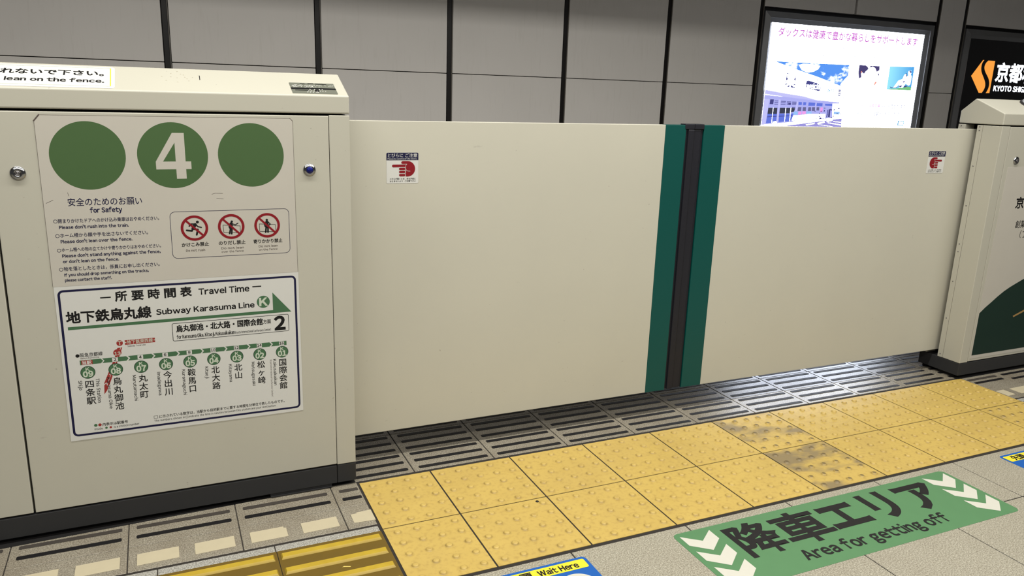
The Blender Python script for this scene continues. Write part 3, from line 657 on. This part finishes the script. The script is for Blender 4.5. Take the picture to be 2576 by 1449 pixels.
def caution(label, x0, x1, flip):
    c = thing('caution_sticker', label, 'sticker', ((x0 + x1) / 2000, 0.142, 1.0245), 'hand caution stickers on the gates')
    mb = MB(); mb.slab(GATE, rrect(x0, x1, 975, 1074.5, 4), 0, 0.6); mb.build('sheet', 'white_film', c)
    mb = MB(); mb.poly(GATE, [(x0, 1050), (x1, 1050)] + [p for p in rrect(x0, x1, 1040, 1074.2, 4) if p[1] > 1055], 0.8); mb.build('heading_band', 'navy', c)
    X = lambda a: x0 + 107 + a                                        # measured on the left-hand sticker, whose right edge is 0
    letter('lettering', GATE, 'white_film', c, ('とびらに', X(-102), X(-52), 1059, 12.5, 0.008), ('ご注意', X(-44), X(-4), 1059, 12.5, 0.008), lift=1.1)
    letter('lettering', GATE, 'white_film', c, ('Please be careful of the doors.', X(-103), X(-5), 1052.2, 4.6, 0.01), lift=1.1)
    cx = (x0 + x1) / 2
    H = (lambda a: X(a)) if not flip else (lambda a: 2 * cx - X(a) + 1)
    mb = MB()
    pal = [(-46, 1036), (-54, 1037.8), (-57.5, 1040), (-58, 1043), (-55.5, 1046.3), (-52, 1047), (-36, 1047)] + [(-36 + 25 * math.sin(math.radians(a)), 1022 + 25 * math.cos(math.radians(a))) for a in range(12, 180, 12)] + [(-36, 997), (-42, 997), (-43, 1003), (-44, 1008), (-43, 1014), (-44, 1022), (-45, 1028)]
    mb.poly(GATE, [(H(a), b) for a, b in pal], 0.9)
    mb.line(GATE, [(H(-84.5), 1031.5), (H(-46), 1031.8)], 8.6, 0.95)
    for z in (1022, 1011.8, 1001.6): mb.line(GATE, [(H(-61.5), z), (H(-48), z)], 7.6, 0.95)
    o = mb.build('pointing_hand', 'red', c)
    q = MB(); ln = lambda l, wd=1.2: q.line(GATE, [(H(a), b) for a, b in l], wd, 1.2)
    ln([(-56, 1037), (-39, 1037.3), (-42.5, 1033), (-43.5, 1028), (-43, 1022), (-40, 1017), (-36, 1014.6), (-28, 1014.4)])
    ln([(-66, 1026.7), (-47, 1026.7), (-44, 1024)]); ln([(-66, 1016.9), (-47, 1016.9), (-43.2, 1018.5)]); ln([(-66, 1006.7), (-47, 1006.7), (-43.4, 1009)]); ln([(-43.4, 1016), (-42.6, 1012), (-44.5, 1007)]); ln([(-44.5, 1006), (-43, 1001), (-44.5, 997)])
    q.build('hand_outline', 'white_film', o)
    letter('lettering', GATE, 'ink', c, ('とびらが開くとき、手を戸袋に', X(-96), X(-9), 986.5, 5.8, 0.016), ('はさまないよう', X(-96), X(-53), 979, 5.8, 0.016), ('ご注意下さい', X(-46), X(-9), 979, 5.8, 0.016), lift=0.9)
caution('caution sticker with hand pointing left, near the left fence', -107, 0, False)
caution('caution sticker with hand pointing right, near the right fence', 2396, 2505, True)

# ================================================================== RIGHT FENCE
rf = thing('platform_fence', 'cream platform fence housing at the right edge, gable end facing the gate', 'platform fence', (3.3, 0.1, 0))
mb = MB(); mb.box(2.675, 4.6, 0.03, 0.118, 0.0, 1.196); mb.box(2.675, 4.6, 0.185, 0.205, 0.0, 1.196); mb.box(3.0, 4.6, 0.118, 0.185, 0, 1.196); mb.build('core', 'black', rf)
mb = MB(); mb.box(2.657, 2.7125, 0.0, 0.0925, 0.080, 1.1945); mb.build('end_post', 'paint', rf, 0.002)
mb = MB(); mb.box(2.7145, 4.6, 0.0, 0.03, 0.083, 1.1925); mb.build('access_panel', 'paint', rf, 0.002)
mb = MB(); mb.box(2.657, 2.72, 0.0935, 0.120, 0.080, 1.1945); cs = mb.build('cover_strip', 'paint', rf, 0.001)
mb = MB(); mb.box(2.657, 2.72, 0.180, 0.215, 0.080, 1.1945); rs = mb.build('rear_post', 'paint', rf, 0.001)
for y, z, p in [(0.1065, z, cs) for z in (1.187, 1.171, 1.009, 0.825, 0.643, 0.606, 0.461, 0.278, 0.096)] + [(0.2, 1.187, rs)]:
    mb = MB(); mb.lathe(END, -y * 1000, z * 1000, [(2.8, 0), (2.6, 1.2), (1.4, 1.6), (1.0, 1.0)], seg=14); mb.build('screw', 'core', p)
mb = MB(); mb.extrude_x(CAP, 2.657, 4.6); mb.build('top_cap', 'paint', rf, 0.004, 3)
mb = MB(); mb.box(2.657, 4.6, 0.0, 0.218, 0.0165, 0.0785); mb.build('plinth', 'base', rf, 0.002)
lock(rf, 2791, 1043, 'core')
lamp = thing('signal_lamp', 'small round lamp with a pale dome on top of the right-hand fence', 'lamp', SLOPE.p(2962, 92))
mb = MB(); mb.lathe(SLOPE, 2962, 92, [(56, 0.2), (56, 6), (53, 9), (48, 9.5)], seg=40); mb.build('mounting_ring', 'core', lamp)
mb = MB(); mb.lathe(SLOPE, 2962, 92, [(49, 9), (46, 18), (38, 27), (24, 33), (8, 35.5)], seg=40); mb.build('dome', 'lens', lamp)
po = thing('advertising_sheet', 'pale advertising sheet with a dark green hill on the right-hand fence', 'poster', (3.1, 0, 0.55))
mb = MB(); mb.slab(FRONT, [(2726, 96), (3460, 96), (3460, 1014), (2744, 1014)], 0, 0.8); mb.build('sheet', 'film', po)
mb = MB(); mb.poly(T1, [(2733, 112), (2733, 324), (2768, 350), (2805, 373), (2843, 398), (2883, 421), (2920, 438), (2959, 453), (3016, 474), (3080, 488), (3150, 492), (3230, 484), (3310, 464), (3380, 430), (3445, 392), (3445, 112)], 0.2); o = mb.build('hill', 'hill', po)
q = MB(); q.poly(T1, [(2985, 289), (2991, 281), (3064, 303), (3140, 322), (3230, 336), (3140, 336), (3064, 314), (3010, 297)], 0.5); q.build('brush_stroke', 'gold', o)
letter('lettering', T1, 'ink', po, ('京', 2848, 2903, 822, 50, 0.03), ('都', 2910, 2965, 822, 50, 0.03)); letter('lettering', T1, 'ink', po, ('創業', 2873, 2944, 728, 35, 0.01)); letter('lettering', T1, 'ink', po, ('（', 2918, 2928, 679, 36, 0.004), ('丁', 2936, 2966, 679, 33, 0.004))

# ================================================================== FLOOR STICKERS
gs = thing('floor_sticker', 'long green floor sticker with black lettering for the getting-off area', 'floor sticker', (1.135, -0.79, 0))
mb = MB(); mb.slab(FLOOR, rrect(547, 1722, -937, -644, 20), 0, 0.7); mb.build('sheet', 'floor_green', gs)
for xa in (565, 1599):
    for y in (-661, -742, -823):
        mb = MB(); mb.poly(FLOOR, [(xa, y), (xa + 54, y - 42), (xa + 109, y), (xa + 109, y - 49), (xa + 54, y - 93), (xa, y - 49)], 1.0); mb.build('chevron', 'floor_white', gs)
mb = MB()
for c, a, b in (('降', 703, 863), ('車', 869, 1054), ('エ', 1060, 1216), ('リ', 1258, 1362), ('ア', 1416, 1574)): 
    k = {'エ': (-805, 117), 'リ': (-816, 146), 'ア': (-820, 142)}.get(c, (-832, 164))
    g = glyph(c, 5); em = k[1] / (g[7] - g[6]) if c in 'エリア' else k[1] / 0.9
    if c in 'エリア': text(mb, FLOOR, c, a + 6, b - 6, k[0] + 5 - g[6] * em * 0.93 - 0.08 * em * 0.93, em * 0.9 * 0.93, 0.038, 1.1, res=5)
    else: text(mb, FLOOR, c, a + 5, b - 5, k[0] + 4, 152, 0.028, 1.1, res=5)
mb.build('lettering', 'floor_black', gs)
mb = MB(); text(mb, FLOOR, 'Area for getting off', 846, 1448, -896, 44, 0.034, 1.1, res=5); mb.build('lettering', 'floor_black', gs)
def wait(label, x0, x1, en):
    s = thing('floor_sticker', label, 'floor sticker', ((x0 + x1) / 2000, -0.79, 0))
    mb = MB(); mb.slab(FLOOR, rrect(x0, x1, -940, -642, 14), 0, 0.7); mb.build('sheet', 'floor_blue', s)
    mb = MB(); mb.poly(FLOOR, rrect(x0 + 9, x1 - 10, -691.5, -652, 6), 1.0); b = mb.build('heading_band', 'floor_yellow', s)
    q = MB(); text(q, FLOOR, '先頭', x0 + 38, x0 + 106, -688, 31, 0.035, 1.3); q.build('lettering', 'floor_black', b)
    if en: q = MB(); text(q, FLOOR, 'Wait Here', x0 + 125, x0 + 247, -684, 22, 0.036, 1.3, res=4); q.build('lettering', 'floor_black', b)
    mb = MB(); mb.disc(FLOOR, x0 + 209, -762, 55, 1.0, 0, 48); mb.disc(FLOOR, x0 + 80, -762, 55, 1.0, 0, 48); mb.build('white_disc', 'floor_white', s)
wait('blue floor sticker with yellow wait-here band, bottom centre below the domed tiles', -36, 249, True)
wait('blue floor sticker with yellow band, cut by the right edge', 2034, 2319, True)
mb = MB(); mb.lathe(FLOOR, 257, -319, [(6, 0), (5.2, 1.6), (2, 2.4)], seg=9); tag(mb.build('gum_spot', 'dirt'), 'black speck of gum on a yellow domed tile, middle grout line', 'gum')
mb = MB(); mb.slab(FLOOR, [(-400, -447), (-394, -444), (-377, -451), (-378, -454), (-392, -449)], 0.5, 1.2); tag(mb.build('paper_shred', 'shred'), 'tiny yellow paper shred lying between bars of the guide tile', 'litter')

# ================================================================== LIGHT BOXES ON THE FAR WALL
def lightbox(name, label, x0, x1, z0, z1, ix0, ix1, iz0, iz1, panel):
    t = thing(name, label, 'advertisement', ((x0 + x1) / 2, 3.6, z0))
    h = 58                                                       # the frame stands proud of the wall
    mb = MB(); o = [(x0, z0), (x1, z0), (x1, z1), (x0, z1)]; q = [(ix0, iz0), (ix1, iz0), (ix1, iz1), (ix0, iz1)]
    m1 = [((a * 0.42 + c * 0.58), (b * 0.42 + d * 0.58)) for (a, b), (c, d) in zip(o, q)]
    pts = [[(a * 1000, b * 1000) for a, b in l] for l in (o, m1, m1, q)]; hs = (0, h * 0.55, h * 0.42, 8)
    o0 = [WALL.p(a, b, -22) for a, b in pts[0]]
    vs = o0 + [WALL.p(a, b, hh + (14 if i == 0 else 0)) for i, (l, hh) in enumerate(zip(pts, hs)) for a, b in l]
    fs = []
    for k in range(4):
        for i in range(4): j = (i + 1) % 4; fs.append((k * 4 + i, k * 4 + j, k * 4 + 4 + j, k * 4 + 4 + i))
    mb.add(vs, fs); mb.build('frame', 'steel', t)
    mb = MB(); mb.slab(WALL, [(ix0 * 1000, iz0 * 1000), (ix1 * 1000, iz0 * 1000), (ix1 * 1000, iz1 * 1000), (ix0 * 1000, iz1 * 1000)], -20, 6); p = mb.build('panel', panel, t)
    return t
ad = lightbox('advertising_lightbox', 'brightly lit white advertising light box on the far wall', 4.372, 6.582, 0.62, 2.047, 4.462, 6.462, 0.71, 1.952, 'lit_white')
A = F((0, 3.594, 0), (1, 0, 0), (0, 0, 1), (0, -1, 0))
letter('headline', A, 'lit_magenta', ad, ('ダックスは健康で豊かな暮らしをサポートします', 4552, 6375, 1838, 76, 0.022), lift=1.0)
letter('body_text', A, 'lit_faint', ad, ('セルフメディケーションから調剤までトータルヘルスケアステーションとして', 4740, 6186, 1750, 33, 0.02), ('地域社会に貢献することが私たちの使命です', 5036, 5862, 1678, 30, 0.02), lift=1.0)
pics = []
def pic(name, mat, *polys, lift=1.0, parent=None):
    mb = MB()
    for p in polys: mb.poly(A, list(p), lift)
    return mb.build(name, mat, parent or ad)
sh = pic('shop_photograph', 'sky', [(4541, 1612), (5485, 1615), (5489, 1312), (5421, 1411), (5104, 1487), (4812, 1549)])
def sub(mat, *polys, lift=1.6, name='printed_shape'): return pic(name, mat, *polys, lift=lift, parent=sh)
sub('lit_white', [(5475, 1503), (5453, 1484), (5421, 1451), (5400, 1427), (5420, 1405), (5489, 1310), (5489, 1520)], name='cloud')
sub('lit_white', [(4841, 1590), (4900, 1604), (5020, 1600), (5110, 1592), (5090, 1561), (5034, 1536), (4963, 1524), (4885, 1545)], name='cloud')
sub('lit_lav', [(4470, 1352), (4466, 1313), (4773, 1288), (5204, 1257), (4950, 1304), (4707, 1326)], name='roof_band')
sub('lit_lil', [(4466, 1306), (5418, 1258), (5420, 1246), (5330, 1243), (5349, 1113), (5263, 1097), (4843, 1060), (4777, 1027), (4466, 1027)], name='shop_front')
sub('lit_lav', [(4466, 1268), (4530, 1268), (4515, 1040), (4466, 1030)], [(4645, 1268), (4668, 1266), (4668, 1050), (4645, 1050)], [(4868, 1256), (4888, 1252), (4888, 1165), (4862, 1165)], [(5108, 1250), (5122, 1248), (5124, 1165), (5115, 1165)], lift=1.8, name='pillar')
slats = []
for xa, xb, zt, zb in ((4596, 4641, 1263, 1219), (4673, 4734, 1260, 1220), (4748, 4800, 1256, 1219), (4813, 4867, 1255, 1220)):
    for k in range(3): z = zb + (zt - zb) * (k + 0.1) / 3; slats.append([(xa, z), (xb, z), (xb, z + 6), (xa, z + 6)])
sub('lit_navy', *slats, [(4541, 1266), (4585, 1266), (4583, 1222), (4539, 1222)], [(4768, 1238), (4798, 1236), (4798, 1219), (4768, 1220)], [(4820, 1200), (4860, 1200), (4855, 1195), (4820, 1195)], lift=2.0, name='window_blind')
sub('lit_blue', [(4892, 1250), (4935, 1249), (4936, 1222), (4894, 1221)], [(4952, 1250), (4990, 1249), (4988, 1221), (4952, 1220)], [(5020, 1249), (5106, 1246), (5105, 1219), (5019, 1217)], [(5125, 1244), (5200, 1244), (5201, 1216), (5124, 1217)], [(5231, 1240), (5325, 1242), (5330, 1221), (5235, 1223)], lift=2.0, name='upper_window')
sub('lit_blue', [(4526, 1132), (4584, 1133), (4584, 1047), (4520, 1047)], [(4593, 1132), (4642, 1133), (4642, 1053), (4593, 1047)], [(4668, 1136), (4740, 1138), (4742, 1063), (4671, 1057)], [(4748, 1138), (4800, 1140), (4801, 1064), (4750, 1063)], [(4811, 1140), (4848, 1142), (4835, 1087), (4815, 1072)], lift=2.0, name='window_pane')
sub('lit_dark', [(4529, 1189), (4581, 1190), (4583, 1133), (4526, 1131)], [(4593, 1190), (4639, 1191), (4641, 1133), (4593, 1132)], [(4669, 1192), (4737, 1193), (4739, 1140), (4670, 1138)], [(4748, 1193), (4799, 1194), (4800, 1142), (4748, 1140)], [(4811, 1195), (4859, 1191), (4850, 1158), (4811, 1150)], lift=2.0, name='window_top')
sub('lit_grey', [(4894, 1201), (4936, 1202), (4936, 1165), (4891, 1165)], [(4954, 1202), (4994, 1203), (4997, 1166), (4954, 1166)], [(5024, 1203), (5058, 1204), (5064, 1168), (5021, 1167)], [(5070, 1204), (5110, 1205), (5113, 1169), (5073, 1168)], [(5129, 1205), (5163, 1206), (5165, 1174), (5131, 1174)], lift=2.0, name='goods_shelf')
sub('lit_navy', [(4526, 1107), (4642, 1113), (4642, 1108), (4526, 1101)], [(4666, 1115), (4835, 1123), (4833, 1117), (4666, 1109)], [(5273, 1185), (5282, 1185), (5282, 1112), (5270, 1110)], [(5288, 1188), (5312, 1188), (5316, 1114), (5292, 1112)], [(5223, 1203), (5245, 1202), (5245, 1196), (5223, 1196)], lift=2.2, name='shelf_rail')
sub('lit_white', [(4586, 1190), (4591, 1190), (4590, 1047), (4585, 1047)], [(4740, 1193), (4746, 1193), (4748, 1063), (4743, 1063)], [(4803, 1194), (4808, 1194), (4811, 1070), (4803, 1064)], [(4846, 1123), (4906, 1124), (4954, 1129), (5044, 1140), (5161, 1142), (5255, 1144), (5255, 1104), (5048, 1081), (4863, 1064), (4831, 1078)], [(4590, 1030), (4604, 1062), (4640, 1066), (4655, 1050), (4655, 1030)], [(4466, 1030), (4843, 1060), (5263, 1097), (5477, 1112), (5477, 1106), (5051, 1056), (4777, 1026)], lift=2.2, name='kerb')
sub('lit_ltblue', [(4846, 1159), (4897, 1158), (4897, 1130), (4843, 1130)], [(5010, 1163), (5072, 1163), (5072, 1144), (5010, 1140)], [(5359, 1168), (5440, 1168), (5440, 1140), (5359, 1140)], lift=2.3, name='sale_bin')
sub('lit_pink', [(4904, 1160), (4945, 1161), (4945, 1132), (4904, 1130)], [(4954, 1164), (4998, 1164), (4998, 1138), (4954, 1134)], [(5180, 1204), (5210, 1204), (5210, 1160), (5180, 1160)], lift=2.3, name='pink_sale_bin')
random.seed(3); bl = []
for i in range(22):
    x = random.uniform(5080, 5470); z = 1090 + (x - 5080) * 0.045 + random.uniform(0, 95); a = random.uniform(4, 13); b = random.uniform(3, 8); bl.append([(x - a, z - b), (x + a, z - b * 0.7), (x + a * 0.8, z + b), (x - a * 0.7, z + b * 0.8)])
for x in (4850, 4885, 4960, 5000, 5050, 5095, 5135): bl.append([(x, 1068 + (x - 4850) * 0.085), (x + 20, 1071 + (x - 4850) * 0.085), (x + 20, 1077 + (x - 4850) * 0.085), (x, 1074 + (x - 4850) * 0.085)])
sub('lit_navy', *bl, lift=2.5, name='street_detail')
sub('lit_street', [(4777, 1026), (5051, 1056), (5477, 1104), (5486, 1020), (4815, 1012)], lift=1.9, name='road')
sub('lit_white', [(5018, 1039), (5132, 1056), (5122, 1045), (5025, 1030)], [(5164, 1055), (5255, 1072), (5257, 1060), (5172, 1043)], [(5279, 1075), (5359, 1090), (5355, 1080), (5287, 1065)], [(5301, 1062), (5476, 1044), (5478, 1035), (5300, 1056)], [(5179, 1039), (5200, 1040), (5371, 1024), (5340, 1024)], [(5370, 1075), (5476, 1068), (5476, 1062), (5372, 1070)], lift=2.3, name='road_marking')
# marks on the shop front
mk = MB(); mk.poly(A, [(4703, 1390), (4824, 1376), (4824, 1493), (4705, 1514)], 2.0); y0 = mk.build('shop_sign', 'lit_navy', sh)
mk = MB(); text(mk, A, '薬', 4712, 4817, 1389, 116, 0.035, 2.6); mk.build('shop_sign', 'lit_white', sh)
mk = MB(); mk.poly(A, [(4956, 1413), (4958, 1432), (4963, 1447), (4981, 1452), (5030, 1444), (5081, 1433), (5127, 1420), (5147, 1400), (5149, 1380), (5143, 1363), (5130, 1357), (5050, 1369), (4974, 1381), (4959, 1394)], 2.0); mk.build('shop_sign', 'lit_navy', sh)
mk = MB(); text(mk, A, 'welcia', 4969, 5138, 1376, 50, 0.03, 2.6); mk.build('shop_sign', 'lit_white', sh)
mk = MB(); mk.ring(A, 5097, 1445, 8, 14, 2.8, ry0=11, ry1=18); mk.build('shop_sign', 'lit_navy', sh)
mk = MB(); text(mk, A, 'ダックス', 5238, 5325, 1349, 32, 0.06, 2.2); mk.build('shop_sign', 'lit_cyan', sh)
mk = MB(); text(mk, A, '百', 5386, 5418, 1318, 60, 0.04, 2.2); text(mk, A, '出', 5440, 5480, 1284, 28, 0.02, 2.2); mk.build('shop_sign', 'lit_grey', sh)
# photograph of two faces, and of two people on the grass
fa = pic('faces_photograph', 'lit_hair', [(5618, 1622), (5705, 1621), (5734, 1608), (5748, 1588), (5714, 1562), (5695, 1538), (5670, 1553), (5656, 1541), (5666, 1505), (5633, 1492), (5617, 1558)], [(5767, 1621), (5896, 1622), (5898, 1578), (5884, 1576), (5865, 1563), (5838, 1599), (5802, 1613), (5771, 1603), (5761, 1586)], [(5888, 1564), (5902, 1545), (5907, 1518), (5886, 1540)])
pic('lips', 'lit_skin', [(5876, 1475), (5885, 1461), (5864, 1437), (5848, 1434), (5858, 1465)], [(5813, 1459), (5821, 1450), (5806, 1442)], [(5650, 1560), (5662, 1566), (5668, 1548), (5655, 1540)], lift=1.4, parent=fa)
mk = MB(); mk.line(A, [(5765, 1531), (5775, 1526), (5784, 1528)], 3, 1.5); mk.line(A, [(5800, 1556), (5808, 1548), (5818, 1548)], 2.5, 1.5); mk.line(A, [(5799, 1495), (5812, 1492), (5825, 1499)], 2.5, 1.5); mk.build('face_lines', 'lit_grey', fa)
gp = pic('outdoor_photograph', 'sky2', [(6036, 1625), (6386, 1632), (6384, 1398), (6036, 1400)])
pic('grass', 'lit_grass', [(6036, 1400), (6078, 1408), (6179, 1413), (6273, 1426), (6333, 1437), (6384, 1431), (6384, 1398)], lift=1.5, parent=gp)
pic('seated_pair', 'lit_white', [(6306, 1574), (6313, 1591), (6344, 1595), (6353, 1567), (6345, 1557), (6363, 1538), (6364, 1505), (6360, 1457), (6338, 1447), (6293, 1465), (6254, 1420), (6204, 1428), (6203, 1462), (6158, 1418), (6124, 1417), (6184, 1490), (6240, 1508), (6258, 1552), (6280, 1560), (6292, 1530), (6316, 1546)], lift=2.0, parent=gp)
pic('dark_clothes', 'lit_navy', [(6270, 1568), (6288, 1564), (6298, 1538), (6287, 1526), (6280, 1556)], [(6314, 1587), (6330, 1597), (6348, 1588), (6351, 1562), (6341, 1568), (6330, 1582)], [(6073, 1432), (6090, 1412), (6184, 1421), (6180, 1427), (6117, 1420), (6092, 1422)], [(6202, 1440), (6247, 1449), (6239, 1425), (6196, 1431)], [(6271, 1437), (6297, 1446), (6332, 1442), (6281, 1424)], [(6240, 1482), (6292, 1498), (6285, 1490), (6262, 1470)], lift=2.4, parent=gp)
mk = MB(); mk.rect(A, 6010, 6392, 1309, 1312, 1.0); mk.rect(A, 6390, 6392.5, 1000, 1312, 1.0); mk.build('text_frame', 'lit_grey', ad)
letter('body_text', A, 'lit_pink', ad, ('24時間', 5652, 5770, 1218, 34, 0.03), ('深夜営業', 5815, 5982, 1218, 36, 0.034), lift=1.0)
letter('body_text', A, 'lit_grey', ad, ('を行っております。', 5990, 6368, 1214, 40, 0.026), lift=1.0)
letter('body_text', A, 'lit_faint', ad, ('お近くのお', 5668, 5880, 1140, 38, 0.03), lift=1.0)
letter('body_text', A, 'lit_grey', ad, ('店舗をご利用ください。', 5890, 6328, 1140, 38, 0.026), lift=1.0)
letter('body_text', A, 'lit_ltblue', ad, ('薬と健康の情報サイト', 5690, 5908, 1056, 20, 0.02), ('ダックス', 6027, 6156, 1052, 26, 0.03), lift=1.0)
mk = MB(); mk.slab(A, rrect(6264, 6353, 1042, 1090, 5), 0, 1.5); o = mk.build('search_button', 'lit_cyan', ad); mk = MB(); text(mk, A, '検索', 6276, 6341, 1049, 34, 0.03, 2.2); mk.build('letter', 'lit_white', o)

ad2 = lightbox('advertising_lightbox', 'dark advertising light box with orange emblem at the far right', 7.062, 9.27, 0.62, 2.047, 7.160, 9.17, 0.71, 1.955, 'dark_glass')
def bez(p0, p1, p2, p3, n=10):
    return [tuple(((1 - t) ** 3) * a + 3 * ((1 - t) ** 2) * t * b + 3 * (1 - t) * t * t * c + t ** 3 * d for a, b, c, d in zip(p0, p1, p2, p3)) for t in [i / n for i in range(n + 1)]]
mb = MB(); mb.poly(A, [(7404, 1746), (7258, 1576), (7424, 1404), (7474, 1405)] + bez((7474, 1405), (7560, 1500), (7470, 1540), (7410, 1625)) + bez((7410, 1625), (7380, 1680), (7400, 1730), (7426, 1746)), 1.5)
mb.poly(A, [(7600, 1744), (7490, 1744)] + bez((7490, 1744), (7410, 1690), (7450, 1640), (7510, 1590)) + bez((7510, 1590), (7580, 1530), (7590, 1470), (7538, 1404)) + [(7598, 1406)], 1.5); mb.build('emblem', 'lit_orange', ad2)
letter('sign_lettering', A, 'lit_white', ad2, ('京都', 7657, 8088, 1532, 190, 0.024), ('私', 8105, 8310, 1532, 190, 0.024), lift=1.5, res=4)
letter('sign_lettering', A, 'lit_white', ad2, ('KYOTO SHIGAKU', 7655, 8330, 1432, 54, 0.03), lift=1.5, res=4)

for o in D.objects:
    if '_o' in o: del o['_o']
